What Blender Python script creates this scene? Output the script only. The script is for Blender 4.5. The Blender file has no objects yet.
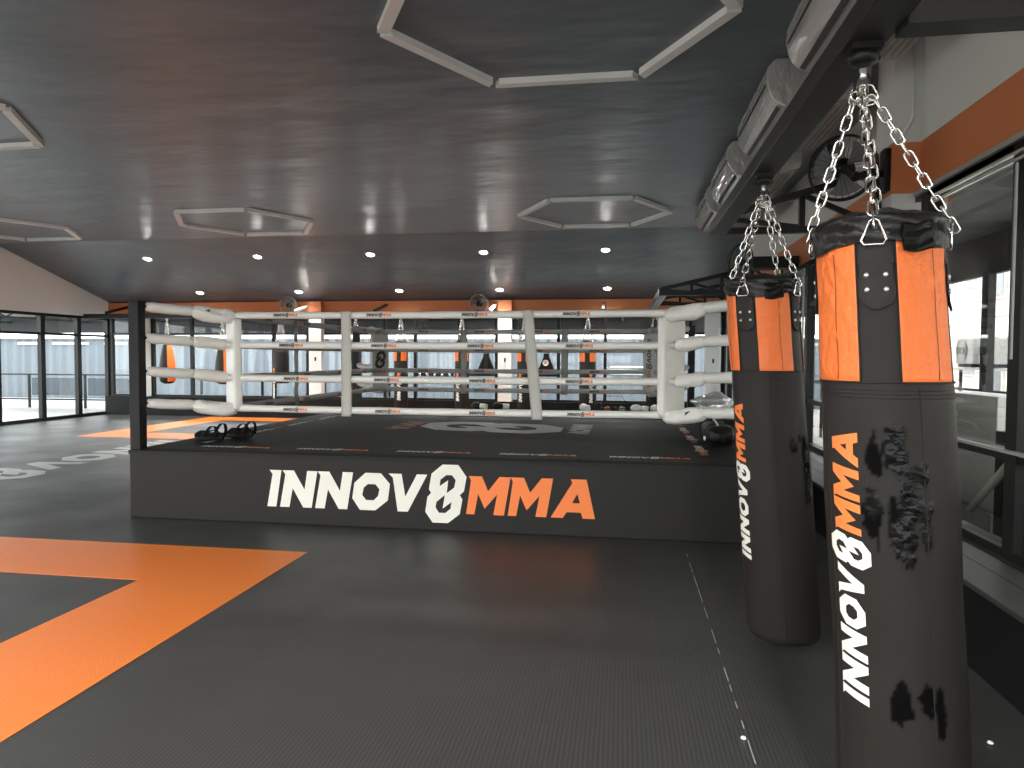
import bpy, bmesh, math, random
from mathutils import Vector, Matrix, noise
random.seed(7)
PI = math.pi
S = bpy.context.scene
COL = S.collection
V3 = Vector

# ------------------------------------------------------------------ materials
def mat(name, col, rough=.5, metal=0., spec=.5, bump=None, var=None, coat=0., emit=None):
    """bump=(scale, strength, stretch) ; var=(scale, amount) tone variation of the surface itself"""
    m = bpy.data.materials.new(name); m.use_nodes = True
    nt = m.node_tree; b = nt.nodes['Principled BSDF']
    b.inputs['Base Color'].default_value = (*col, 1)
    b.inputs['Roughness'].default_value = rough
    b.inputs['Metallic'].default_value = metal
    b.inputs['Specular IOR Level'].default_value = spec
    b.inputs['Coat Weight'].default_value = coat
    tc = nt.nodes.new('ShaderNodeTexCoord')
    if emit:
        b.inputs['Emission Color'].default_value = (*emit[0], 1)
        b.inputs['Emission Strength'].default_value = emit[1]
    if var:
        n = nt.nodes.new('ShaderNodeTexNoise'); n.inputs['Scale'].default_value = var[0]; n.inputs['Detail'].default_value = 4
        nt.links.new(tc.outputs['Object'], n.inputs['Vector'])
        mx = nt.nodes.new('ShaderNodeMix'); mx.data_type = 'RGBA'
        mx.inputs['A'].default_value = (*[c*(1-var[1]) for c in col], 1)
        mx.inputs['B'].default_value = (*[min(1, c*(1+var[1])) for c in col], 1)
        nt.links.new(n.outputs['Fac'], mx.inputs['Factor'])
        nt.links.new(mx.outputs['Result'], b.inputs['Base Color'])
    if bump:
        n = nt.nodes.new('ShaderNodeTexNoise'); n.inputs['Scale'].default_value = bump[0]; n.inputs['Detail'].default_value = 3
        mp = nt.nodes.new('ShaderNodeMapping')
        mp.inputs['Scale'].default_value = bump[2] if len(bump) > 2 else (1, 1, 1)
        nt.links.new(tc.outputs['Object'], mp.inputs['Vector']); nt.links.new(mp.outputs['Vector'], n.inputs['Vector'])
        bp = nt.nodes.new('ShaderNodeBump'); bp.inputs['Strength'].default_value = bump[1]
        bp.inputs['Distance'].default_value = bump[3] if len(bump) > 3 else .02
        nt.links.new(n.outputs['Fac'], bp.inputs['Height']); nt.links.new(bp.outputs['Normal'], b.inputs['Normal'])
    return m

M = {}
M['ceiling'] = mat('ceiling_paint', (.096, .120, .144), .33, spec=.6, bump=(.9, .8, (.8, 1.5, 1), .05), var=(.8, .25))
M['white_wall'] = mat('white_wall_paint', (.80, .81, .79), .75, bump=(6, .06))
M['shaded_wall'] = mat('shaded_white_wall_paint', (.56, .55, .52), .75, bump=(6, .06))  # white right wall, with its shade put into the colour
M['orange_wall'] = mat('orange_wall_paint', (.52, .165, .055), .6, bump=(40, .08))
M['black_metal'] = mat('black_metal', (.012, .012, .012), .38, spec=.22, bump=(30, .05))
M['beam'] = mat('beam_paint', (.018, .018, .018), .35, spec=.22)
M['frame'] = mat('window_frame_black', (.013, .013, .0125), .42, spec=.22)
M['post'] = mat('ring_post_paint', (.014, .014, .014), .5, spec=.22)
M['plinth'] = mat('plinth_black', (.008, .008, .008), .6, spec=.15)
M['ledge'] = mat('ledge_board', (.042, .040, .038), .42, spec=.35, bump=(3, .2, (1, .2, 1)), var=(5, .3))
M['vinyl_white'] = mat('white_vinyl', (.80, .785, .73), .38, bump=(18, .35))
M['vinyl_rope'] = mat('rope_vinyl', (.82, .805, .75), .36, bump=(9, .15))
M['vinyl_wrap'] = mat('wrap_vinyl', (.82, .805, .75), .36, bump=(11, 1.0))
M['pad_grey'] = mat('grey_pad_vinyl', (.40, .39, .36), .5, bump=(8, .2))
M['rope_shaded'] = mat('shaded_rope_vinyl', (.42, .41, .38), .5)  # darker copy of the white rope vinyl, shade painted into the tone
M['skirt'] = mat('ring_skirt_vinyl', (.017, .0155, .014), .48, spec=.22, bump=(2.5, .35, (1, 1, 1)))
M['canvas'] = mat('ring_canvas', (.016, .016, .016), .62, spec=.22, bump=(3, .25, (.4, 1.5, 1)))
M['print_white'] = mat('white_print', (.80, .78, .70), .5, bump=(60, .1))
M['print_dull'] = mat('scuffed_white_print', (.60, .60, .56), .55, var=(9, .2))
M['print_orange'] = mat('orange_print', (.90, .215, .045), .5, bump=(60, .1))
M['print_dullorange'] = mat('scuffed_orange_print', (.42, .15, .06), .6)
M['print_black'] = mat('black_print', (.02, .02, .02), .5)
M['orange_vinyl'] = mat('orange_vinyl', (.80, .165, .024), .42, bump=(70, .25))
M['bag_black'] = mat('bag_black_vinyl', (.022, .019, .017), .46, spec=.22, bump=(8, .2))
M['bag_collar'] = mat('bag_collar_vinyl', (.012, .0115, .011), .34, spec=.35, bump=(14, .8))
M['strap'] = mat('black_strap', (.022, .019, .017), .55, spec=.22, bump=(80, .2))
M['chrome'] = mat('zinc_chain', (.86, .84, .80), .22, metal=1.)
M['rivet'] = mat('nickel_rivet', (.85, .84, .80), .3, metal=.7)
M['ac'] = mat('air_conditioner_shell', (.38, .375, .36), .09, spec=1., bump=(2.2, 1., (6, .8, 3), .03))
M['ac_dark'] = mat('air_conditioner_slot', (.05, .05, .05), .6)
M['ac_grille'] = mat('air_conditioner_grille', (.30, .29, .27), .45)
M['hex'] = mat('light_frame_white', (.74, .74, .72), .5)
M['lens'] = mat('downlight_lens', (1, 1, 1), .4, emit=((1, .98, .94), 26))
M['lamp_trim'] = mat('downlight_trim', (.6, .6, .6), .4)
M['mat_orange'] = mat('orange_mat', (.80, .205, .030), .36, spec=.5, bump=(150, .25), var=(30, .05))
M['floor_white'] = mat('floor_print_white', (.50, .50, .47), .4)
M['sandal'] = mat('sandal_rubber', (.010, .009, .009), .7, spec=.2)
M['rubber_fabric'] = mat('black_fabric', (.011, .011, .011), .85, spec=.2, bump=(40, .4))
M['ground'] = mat('terrace_paving', (.38, .375, .355), .8, bump=(4, .2), var=(1.5, .12))
M['outside_roof'] = mat('canopy_steel', (.05, .052, .054), .7)
M['pale_building'] = mat('pale_render', (.78, .76, .70), .85)
M['outside_glass'] = mat('dark_outside_window', (.22, .24, .26), .2)
M['outside_grey'] = mat('outside_grey_metal', (.30, .30, .29), .5)
M['silver_foil'] = mat('silver_foil', (.80, .80, .80), .30, metal=.55, bump=(9, 1.))
M['hanger_white'] = mat('white_powder_coat', (.62, .61, .58), .5)
M['speck'] = mat('white_fluff', (.9, .9, .9), .9)

def corrugated():
    m = mat('corrugated_steel', (.36, .42, .49), .55)
    nt = m.node_tree; b = nt.nodes['Principled BSDF']
    tc = nt.nodes.new('ShaderNodeTexCoord')
    mp = nt.nodes.new('ShaderNodeMapping'); mp.inputs['Scale'].default_value = (14, 1, .25)
    n = nt.nodes.new('ShaderNodeTexNoise'); n.inputs['Scale'].default_value = 1.0; n.inputs['Detail'].default_value = 4
    nt.links.new(tc.outputs['Object'], mp.inputs['Vector']); nt.links.new(mp.outputs['Vector'], n.inputs['Vector'])
    mx = nt.nodes.new('ShaderNodeMix'); mx.data_type = 'RGBA'
    mx.inputs['A'].default_value = (.10, .118, .138, 1); mx.inputs['B'].default_value = (.17, .195, .22, 1)
    nt.links.new(n.outputs['Fac'], mx.inputs['Factor']); nt.links.new(mx.outputs['Result'], b.inputs['Base Color'])
    return m
M['corrugated'] = corrugated()

def glass(name, tint, refl):
    m = bpy.data.materials.new(name); m.use_nodes = True
    nt = m.node_tree; nt.nodes.clear()
    o = nt.nodes.new('ShaderNodeOutputMaterial'); mx = nt.nodes.new('ShaderNodeMixShader')
    t = nt.nodes.new('ShaderNodeBsdfTransparent'); t.inputs['Color'].default_value = (*tint, 1)
    g = nt.nodes.new('ShaderNodeBsdfGlossy'); g.inputs['Roughness'].default_value = .02
    fr = nt.nodes.new('ShaderNodeFresnel'); fr.inputs['IOR'].default_value = refl
    geo = nt.nodes.new('ShaderNodeNewGeometry'); mi = nt.nodes.new('ShaderNodeMath'); mi.operation = 'MULTIPLY_ADD'
    mi.inputs[1].default_value = 1/refl-refl; mi.inputs[2].default_value = refl
    nt.links.new(geo.outputs['Backfacing'], mi.inputs[0]); nt.links.new(mi.outputs[0], fr.inputs['IOR'])
    nt.links.new(fr.outputs['Fac'], mx.inputs['Fac'])
    nt.links.new(t.outputs['BSDF'], mx.inputs[1]); nt.links.new(g.outputs['BSDF'], mx.inputs[2])
    nt.links.new(mx.outputs['Shader'], o.inputs['Surface'])
    return m
M['glass'] = glass('clear_glass', (.93, .95, .95), 1.35)
M['glass_dark'] = glass('tinted_glass', (.80, .80, .78), 1.5)

def rubber_floor():
    m = mat('black_rubber_matting', (.036, .036, .035), .40, spec=.5)
    nt = m.node_tree; b = nt.nodes['Principled BSDF']
    tc = nt.nodes.new('ShaderNodeTexCoord')
    w = nt.nodes.new('ShaderNodeTexWave'); w.bands_direction = 'X'; w.inputs['Scale'].default_value = 16
    w.inputs['Distortion'].default_value = .4; w.inputs['Detail'].default_value = 1
    n = nt.nodes.new('ShaderNodeTexNoise'); n.inputs['Scale'].default_value = 130; n.inputs['Detail'].default_value = 2
    n2 = nt.nodes.new('ShaderNodeTexNoise'); n2.inputs['Scale'].default_value = 1.1; n2.inputs['Detail'].default_value = 5
    for k in (w, n, n2): nt.links.new(tc.outputs['Object'], k.inputs['Vector'])
    a = nt.nodes.new('ShaderNodeMath'); a.operation = 'MULTIPLY_ADD'; a.inputs[1].default_value = .5
    nt.links.new(w.outputs['Fac'], a.inputs[0]); nt.links.new(n.outputs['Fac'], a.inputs[2])
    bp = nt.nodes.new('ShaderNodeBump'); bp.inputs['Strength'].default_value = .35; bp.inputs['Distance'].default_value = .004
    nt.links.new(a.outputs[0], bp.inputs['Height']); nt.links.new(bp.outputs['Normal'], b.inputs['Normal'])
    mr = nt.nodes.new('ShaderNodeMapRange'); mr.inputs['From Min'].default_value = .3; mr.inputs['From Max'].default_value = .7
    mr.inputs['To Min'].default_value = .34; mr.inputs['To Max'].default_value = .50
    nt.links.new(n2.outputs['Fac'], mr.inputs['Value']); nt.links.new(mr.outputs['Result'], b.inputs['Roughness'])
    mx = nt.nodes.new('ShaderNodeMix'); mx.data_type = 'RGBA'
    mx.inputs['A'].default_value = (.036, .036, .036, 1); mx.inputs['B'].default_value = (.060, .060, .058, 1)
    nt.links.new(w.outputs['Fac'], mx.inputs['Factor']); nt.links.new(mx.outputs['Result'], b.inputs['Base Color'])
    return m
M['floor'] = rubber_floor()

def bag_wear_material():
    """black vinyl with sticky dark worn / taped spots given by the mesh attribute 'wear'"""
    m = mat('worn_bag_vinyl', (.027, .0225, .020), .46, spec=.22)
    nt = m.node_tree; b = nt.nodes['Principled BSDF']
    at = nt.nodes.new('ShaderNodeAttribute'); at.attribute_name = 'wear'
    sep = nt.nodes.new('ShaderNodeSeparateColor'); nt.links.new(at.outputs['Color'], sep.inputs['Color'])
    mx = nt.nodes.new('ShaderNodeMix'); mx.data_type = 'RGBA'
    mx.inputs['A'].default_value = (.021, .018, .016, 1); mx.inputs['B'].default_value = (.003, .003, .003, 1)
    nt.links.new(sep.outputs['Red'], mx.inputs['Factor']); nt.links.new(mx.outputs['Result'], b.inputs['Base Color'])
    r = nt.nodes.new('ShaderNodeMapRange'); r.inputs['To Min'].default_value = .46; r.inputs['To Max'].default_value = .13
    nt.links.new(sep.outputs['Green'], r.inputs['Value']); nt.links.new(r.outputs['Result'], b.inputs['Roughness'])
    sr1 = nt.nodes.new('ShaderNodeMapRange'); sr1.inputs['To Min'].default_value = .16; sr1.inputs['To Max'].default_value = .02
    nt.links.new(sep.outputs['Red'], sr1.inputs['Value'])
    sr2 = nt.nodes.new('ShaderNodeMath'); sr2.operation = 'MULTIPLY_ADD'; sr2.inputs[1].default_value = .16
    nt.links.new(sep.outputs['Green'], sr2.inputs[0]); nt.links.new(sr1.outputs['Result'], sr2.inputs[2])
    nt.links.new(sr2.outputs[0], b.inputs['Specular IOR Level'])
    tc = nt.nodes.new('ShaderNodeTexCoord')
    n = nt.nodes.new('ShaderNodeTexNoise'); n.inputs['Scale'].default_value = 32; n.inputs['Detail'].default_value = 4
    nt.links.new(tc.outputs['Object'], n.inputs['Vector'])
    bp = nt.nodes.new('ShaderNodeBump'); bp.inputs['Distance'].default_value = .012
    ml = nt.nodes.new('ShaderNodeMath'); ml.operation = 'MULTIPLY_ADD'; ml.inputs[1].default_value = .6; ml.inputs[2].default_value = .08
    nt.links.new(sep.outputs['Green'], ml.inputs[0]); nt.links.new(ml.outputs[0], bp.inputs['Strength'])
    nt.links.new(n.outputs['Fac'], bp.inputs['Height']); nt.links.new(bp.outputs['Normal'], b.inputs['Normal'])
    return m
M['bag_worn'] = bag_wear_material()

# ------------------------------------------------------------------ object helpers
def setp(o, label=None, cat=None, group=None, kind=None):
    if label: o['label'] = label
    if cat: o['category'] = cat
    if group: o['group'] = group
    if kind: o['kind'] = kind
    return o

WL = {}
def wloc(o): return WL.get(o.name, V3((0, 0, 0)))

def empty(name, loc, label, cat, group=None):
    o = bpy.data.objects.new(name, None); COL.objects.link(o); o.location = loc
    o.empty_display_size = .1
    WL[o.name] = V3(loc)
    return setp(o, label, cat, group)

class MB:
    """collects shapes in world coordinates and links them as one mesh"""
    def __init__(s): s.b = bmesh.new()
    def box(s, x0, x1, y0, y1, z0, z1):
        v = [s.b.verts.new(p) for p in ((x0,y0,z0),(x1,y0,z0),(x1,y1,z0),(x0,y1,z0),(x0,y0,z1),(x1,y0,z1),(x1,y1,z1),(x0,y1,z1))]
        for f in ((0,3,2,1),(4,5,6,7),(0,1,5,4),(1,2,6,5),(2,3,7,6),(3,0,4,7)): s.b.faces.new([v[i] for i in f])
        return s
    def obox(s, c, ax, ay, az):
        """oriented box: centre and three half-axis vectors"""
        c, ax, ay, az = map(V3, (c, ax, ay, az))
        v = [s.b.verts.new(c + ax*i + ay*j + az*k) for k in (-1,1) for (i,j) in ((-1,-1),(1,-1),(1,1),(-1,1))]
        for f in ((0,3,2,1),(4,5,6,7),(0,1,5,4),(1,2,6,5),(2,3,7,6),(3,0,4,7)): s.b.faces.new([v[i] for i in f])
        return s
    def bar(s, p, q, w, h, up=(0,0,1)):
        p, q = V3(p), V3(q); d = q-p; L = d.length; d.normalize()
        u = V3(up); side = d.cross(u)
        if side.length < 1e-4: side = d.cross(V3((1,0,0)))
        side.normalize(); u2 = side.cross(d).normalized()
        return s.obox((p+q)/2, d*(L/2), side*(w/2), u2*(h/2))
    def tube(s, pts, r, n=10, cap=True, closed=False, rfun=None):
        pts = [V3(p) for p in pts]; N = len(pts); rings = []
        up = None
        for i, p in enumerate(pts):
            if closed: t = pts[(i+1) % N]-pts[i-1]
            else: t = pts[min(i+1, N-1)]-pts[max(i-1, 0)]
            t.normalize()
            if up is None:
                up = V3((0,0,1)) if abs(t.z) < .9 else V3((1,0,0))
            a = t.cross(up).normalized(); bb = a.cross(t).normalized(); up = bb
            rr = r if not callable(r) else r(i/(N-1) if N > 1 else 0)
            ring = []
            for k in range(n):
                th = 2*PI*k/n
                f = rr*(rfun(i/(N-1), th) if rfun else 1)
                ring.append(s.b.verts.new(p + a*math.cos(th)*f + bb*math.sin(th)*f))
            rings.append(ring)
        for i in range(N if closed else N-1):
            A, B = rings[i], rings[(i+1) % N]
            for k in range(n): s.b.faces.new((A[k], A[(k+1) % n], B[(k+1) % n], B[k])).smooth = True
        if cap and not closed:
            s.b.faces.new(rings[0][::-1]); s.b.faces.new(rings[-1])
        return s
    def lathe(s, c, prof, n=24, axis=(0,0,1), cap=True):
        """profile [(r, h)] about axis through c"""
        az = V3(axis).normalized(); ax = az.cross(V3((0,1,0)) if abs(az.y) < .9 else V3((1,0,0))).normalized(); ay = az.cross(ax)
        c = V3(c); rings = []
        for r, h in prof:
            rings.append([s.b.verts.new(c + az*h + ax*math.cos(2*PI*k/n)*r + ay*math.sin(2*PI*k/n)*r) for k in range(n)])
        for A, B in zip(rings, rings[1:]):
            for k in range(n): s.b.faces.new((A[k], A[(k+1) % n], B[(k+1) % n], B[k])).smooth = True
        if cap: s.b.faces.new(rings[0][::-1]); s.b.faces.new(rings[-1])
        return s
    def prism(s, poly, axis, a, b):
        """polygon in the plane across `axis` extruded from a to b. poly gives the other two coordinates in order"""
        def P(u, v, w): return {'x': (w,u,v), 'y': (u,w,v), 'z': (u,v,w)}[axis]
        A = [s.b.verts.new(P(u, v, a)) for u, v in poly]; B = [s.b.verts.new(P(u, v, b)) for u, v in poly]
        n = len(poly)
        s.b.faces.new(A[::-1]); s.b.faces.new(B)
        for i in range(n): s.b.faces.new((A[i], A[(i+1) % n], B[(i+1) % n], B[i]))
        return s
    def grid(s, fn, nu, nv, thick=None, closeu=False):
        G = [[s.b.verts.new(fn(i/nu, j/nv)) for j in range(nv+1)] for i in range(nu if closeu else nu+1)]
        m = len(G)
        for i in range(nu):
            for j in range(nv):
                s.b.faces.new((G[i][j], G[(i+1) % m][j], G[(i+1) % m][j+1], G[i][j+1])).smooth = True
        return G
    def bevel(s, w, seg=2):
        bmesh.ops.bevel(s.b, geom=[e for e in s.b.edges], offset=w, segments=seg, profile=.6, affect='EDGES', clamp_overlap=True)
        return s
    def build(s, name, m, parent=None, smooth=False, **kw):
        bmesh.ops.recalc_face_normals(s.b, faces=s.b.faces)
        base = wloc(parent) if parent else None
        if base is None or base.length == 0:
            off = V3((0,0,0))
        else: off = base
        if off.length: bmesh.ops.translate(s.b, verts=s.b.verts, vec=-off)
        me = bpy.data.meshes.new(name); s.b.to_mesh(me); s.b.free()
        me.materials.append(m if not isinstance(m, str) else M[m])
        if smooth:
            for p in me.polygons: p.use_smooth = True
        o = bpy.data.objects.new(name, me); COL.objects.link(o)
        if parent:
            o.parent = parent; WL[o.name] = off
        return setp(o, **kw)

def struct(name, mb, m, parent=None, **kw):
    o = mb.build(name, m, parent, **kw)
    if not parent: o['kind'] = 'structure'
    return o

def copy_tree(o, parent=None):
    c = o.copy(); COL.objects.link(c)
    if parent: c.parent = parent
    for ch in list(o.children): copy_tree(ch, c)
    return c

# ------------------------------------------------------------------ the gym lettering (cap height 1)
GL = {
 'I': ([(.07,1),(.16,.89),(0,0),(.26,0),(.42,1)], []),
 'N': ([(.08,1),(.16,.89),(0,0),(.27,0),(.37,.52),(.67,0),(.91,0),(1.08,1),(.79,1),(.71,.49),(.41,1)], []),
 'O': ([(.37,1),(.80,1),(1.05,.72),(.99,.28),(.64,0),(.21,0),(0,.31),(.06,.72)], [[(.44,.70),(.65,.70),(.76,.57),(.72,.39),(.60,.27),(.39,.27),(.28,.40),(.32,.60)]]),
 'V': ([(0,1),(.12,.9),(.25,0),(.53,0),(1.06,1),(.78,1),(.46,.4),(.36,1)], []),
 '8': ([(.47,1.28),(.89,1.28),(1.11,.97),(1.04,.59),(.93,.49),(1.0,.38),(.93,-.01),(.61,-.26),(.20,-.26),(0,.02),(.06,.42),(.16,.52),(.10,.62),(.17,1.03)],
       [[(.39,.71),(.41,.88),(.57,1.005),(.72,1.005),(.82,.88),(.78,.68),(.58,.53),(.62,.87)],
        [(.53,.48),(.30,.29),(.28,.145),(.37,.005),(.54,.005),(.68,.12),(.71,.30),(.47,.12)]]),
 'M': ([(.05,1),(.11,.89),(-.02,0),(.2,0),(.30,.54),(.47,.16),(.80,.54),(.70,0),(.98,0),(1.15,1),(.86,1),(.56,.62),(.40,1)], []),
 'A': ([(.51,1),(.55,.9),(0,0),(.31,0),(.41,.15),(.77,.15),(.82,0),(1.13,0),(.91,1)], [[(.545,.39),(.745,.39),(.68,.63)]]),
}
INNOV = [('I',0),('N',.37),('N',1.38),('O',2.435),('V',3.445)]
EIGHT = [('8',4.45)]
MMA = [('M',5.57),('M',6.67),('A',7.76)]
FULL = 8.89

def letters(parent, items, fn, m, name='lettering', maxlen=None, off=(0, 0), k=1., label=None):
    """items [(glyph, u0)]; fn(u, v) -> world point"""
    b = bmesh.new()
    for ch, u0 in items:
        outer, holes = GL[ch]; es = []
        for loop in [outer]+holes:
            vs = [b.verts.new(((u+u0)*k+off[0], v*k+off[1], 0)) for u, v in loop]
            for i in range(len(vs)): es.append(b.edges.new((vs[i], vs[(i+1) % len(vs)])))
        bmesh.ops.triangle_fill(b, use_beauty=True, use_dissolve=False, edges=es)
    if maxlen:
        for _ in range(5):
            long = [e for e in b.edges if e.calc_length() > maxlen]
            if not long: break
            bmesh.ops.subdivide_edges(b, edges=long, cuts=1)
            bmesh.ops.triangulate(b, faces=b.faces)
    for v in b.verts: v.co = V3(fn(v.co.x, v.co.y))
    mb = MB(); mb.b.free(); mb.b = b
    return mb.build(name, m, parent, label=label)

def plane_fn(o, right, up, cap):
    o, right, up = V3(o), V3(right), V3(up)
    return lambda u, v: o + right*(u*cap) + up*(v*cap)

# ================================================================== THE ROOM
XL, XR, XRF, YB, YR = -13.85, 2.24, 2.42, 17.3, -5.0
H, YF, KS = 4.08, 13.72, .296
def zc(y): return H if y <= YF else H-KS*(y-YF)

fl = struct('floor', MB().box(XL-.1, XRF+.1, YR-.1, YB+.1, -.12, 0), 'floor')
def frame_mat(polys, label):
    b = MB()
    for p in polys: b.prism(p, 'z', -.01, .0025)
    return b.build('orange_mat', 'mat_orange', fl, label=label)
frame_mat([[(-10.6,4.46),(-2.52,4.46),(-2.52,5.33),(-10.6,5.33)], [(-3.39,-1.4),(-2.52,-1.4),(-2.52,4.46),(-3.39,4.46)]], 'orange angle inlaid in the black matting, front left')
frame_mat([[(-10.65,12.25),(-4.9,12.25),(-4.9,13.12),(-10.65,13.12)], [(-10.65,13.12),(-9.78,13.12),(-9.78,15.98),(-10.65,15.98)], [(-10.65,15.98),(-2.52,15.98),(-2.52,16.85),(-10.65,16.85)]], 'orange border inlaid in the matting, far left behind the ring')
# thin pale seam of the mats
b = MB()
y = 2.4
while y < 5.95:
    L = random.uniform(.05, .28); b.box(.535, .5385, y, y+L, -.01, .0015); y += L+random.uniform(.03, .2)
b.build('mat_seam', 'print_dull', fl, label='pale broken seam line between mats')
pf = plane_fn((-8.62, 12.0, .003), (0,-1,0), (1,0,0), .76)
letters(fl, INNOV+EIGHT, pf, 'floor_white', label='white letters INNOV8 on the black matting')
letters(fl, MMA, pf, 'mat_orange', label='orange letters MMA on the black matting')

# ceiling (flat part and the part that slopes to the back wall)
prof = [(YR-.1,H),(YF,H),(YB+.1,zc(YB+.1)),(YB+.1,zc(YB+.1)+.15),(YF,H+.15),(YR-.1,H+.15)]
struct('ceiling', MB().prism(prof, 'x', XL-.1, XRF+.1), 'ceiling')

# left wall above the glazing
struct('wall_left', MB().prism([(YR,2.62),(YB,2.62),(YB,zc(YB)),(YF,H),(YR,H)], 'x', XL-.15, XL), 'white_wall')
def glazing(idx, axis, plane, a0, a1, z0, z1, muls, trans, w=.11, d=.10, gm='glass', base=.09, inner=1, extra=None):
    """window wall. axis 'y': runs along y at x=plane. parts: panes"""
    b = MB()
    def bx(u0, u1, v0, v1, dd=d):
        if axis == 'y': b.box(plane-dd/2, plane+dd/2, u0, u1, v0, v1)
        else: b.box(u0, u1, plane-dd/2, plane+dd/2, v0, v1)
    bx(a0, a1, z0, z0+base); bx(a0, a1, z1-.07, z1)
    for t in trans: bx(a0, a1, t-.03, t+.03, d*.8)
    for m_ in muls: bx(m_-w/2, m_+w/2, z0, z1, d*1.05)
    if extra: extra(b)
    f = struct('window_%d' % idx, b, 'frame')
    ed = sorted(muls)
    for u, v in zip(ed, ed[1:]):
        p = MB()
        if axis == 'y': p.box(plane-.004, plane+.004, u+w/2, v-w/2, z0+base, z1-.07)
        else: p.box(u+w/2, v-w/2, plane-.004, plane+.004, z0+base, z1-.07)
        p.build('pane', gm, f)
    return f
ml = [13.76-1.2*i for i in range(15, 0, -1)]+[13.76, 15.0, 16.15, 17.22]
ml = [m_ for m_ in ml if m_ > YR]
glazing(1, 'y', XL-.05, YR, YB, 0, 2.62, ml, [2.12], w=.13, base=.08)

# back wall: plinth, glazing, orange band
struct('trim_1', MB().box(XL, XRF, YB-.28, YB+.05, 0, .50), 'plinth')
mb_ = [-13.78,-12.55,-11.4,-10.2,-9.05,-8.1,-7.0,-6.0,-5.2,-4.05,-3.1,-2.5,-1.55,-.41,.75,1.6,2.36]
def sub(b):
    b.box(-4.05,-3.1, YB-.09, YB-.01, 1.70, 1.76); b.box(-4.05,-3.1, YB-.09, YB-.01, 1.12, 1.18)
    b.box(-2.5,-1.55, YB-.09, YB-.01, 1.12, 1.18)
glazing(2, 'x', YB-.05, XL, XRF, .50, 2.68, mb_, [2.18], w=.075, base=.05, extra=sub)
struct('wall_back', MB().prism([(XL,2.68),(XRF,2.68),(XRF,zc(YB)),(XL,zc(YB))], 'y', YB-.1, YB+.1), 'orange_wall')
for i, x in enumerate((-12.76, -7.80, -2.86, 2.1)):
    c = struct('trim_%d' % (i+2), MB().box(x-.17, x+.17, YB-.30, YB-.1, .50, 2.70).bevel(.01), 'white_wall')
    MB().box(x-.172, x+.172, YB-.305, YB-.1, 2.70, 3.0).build('orange_cap', 'orange_wall', c, label='orange top of the white column')
    MB().box(x-.01, x+.03, YB-.315, YB-.30, 1.48, 1.58).build('switch', 'black_metal', c)

# right wall: near part, pillar, far part
ZB0, ZB1 = 2.87, 3.26
wr = struct('wall_right', MB().box(XR, XR+.2, YR, 5.84, ZB1, H).box(2.04, XR+.2, 5.84, 6.2, .44, ZB0)
      .box(2.04, XR+.2, 5.84, 6.2, ZB1, H).prism([(6.2,ZB1),(16.48,ZB1),(YF,H),(6.2,H)], 'x', XRF, XRF+.2), 'shaded_wall')
MB().box(XR-.001, XR+.2, YR, 5.84, ZB0, ZB1).box(2.038, XR+.2, 5.838, 6.2, ZB0, ZB1)\
    .prism([(6.2,ZB0),(YB,ZB0),(YB,zc(YB)),(16.48,ZB1),(6.2,ZB1)], 'x', XRF, XRF+.2)\
    .build('orange_band', 'orange_wall', wr, label='orange painted band of the wall')
b = MB(); b.tube([(2.165,5.826,4.08),(2.173,5.826,3.46),(2.165,5.826,3.42),(2.10,5.826,3.31),(2.092,5.826,3.262)], .011, 8)
b.build('cable_conduit', 'hanger_white', wr, label='thin white cable conduit on the wall')
struct('trim_7', MB().box(1.80, XRF+.02, YR, YB-.29, 0, .415), 'plinth')
lg = struct('trim_8', MB().box(1.785, XRF+.02, YR, YB-.29, .415, .445).bevel(.006), 'ledge')
for dx in (2.0, 2.16): MB().box(dx, dx+.004, YR, YB-.3, .4445, .4462).build('board_joint', 'plinth', lg)
# near right window (sliding door with metal rails)
def wx(b):
    b.box(XR-.03, XR+.05, YR, 5.72, 2.79, 2.87)
w3 = glazing(3, 'y', XR+.02, YR, 5.84, .445, 2.87, [-4.9,-3.6,-2.2,-.9,.4,1.75,3.1,4.40,5.66], [1.04], w=.12, base=.05, gm='glass_dark', extra=wx)
b = MB(); b.box(XR-.045, XR-.03, YR, 5.5, 2.765, 2.783).box(XR-.045, XR-.03, YR, 5.5, 2.725, 2.742)
b.build('sliding_rail', 'rivet', w3, label='bright aluminium double rail')
b = MB(); b.box(XR-.06, XR-.03, YR, 5.8, 2.835, 2.868); b.build('head_trim', 'outside_grey', w3, label='pale grey trim under the orange band')
b = MB(); b.box(XR-.075, XR-.063, 4.345, 4.36, 1.6, 2.70); b.build('edge_strip', 'outside_grey', w3)
b = MB(); b.box(XR-.07, XR-.03, YR, 5.6, 1.062, 1.078); b.build('rail_cap', 'outside_grey', w3)
mf = [6.3+1.15*i for i in range(10)]
w4 = glazing(4, 'y', XRF+.02, 6.2, YB-.1, .445, 2.87, mf+[17.1], [1.04, 2.3], w=.13, base=.05, gm='glass_dark')
b = MB()
for m_ in mf: b.box(XRF-.05, XRF-.03, m_+.1, m_+.13, .5, 2.7)
b.build('edge_strip', 'rivet', w4, label='bright edge strips of the sliding panels')
# wall behind the camera: big panes with daylight, as on the other sides
struct('wall_rear', MB().box(XL, XRF, YR-.15, YR, 2.9, H), 'white_wall')
glazing(5, 'x', YR-.05, XL, XRF, 0, 2.9, [XL+.1+1.6*i for i in range(11)], [2.2], w=.1, base=.08)

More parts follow.
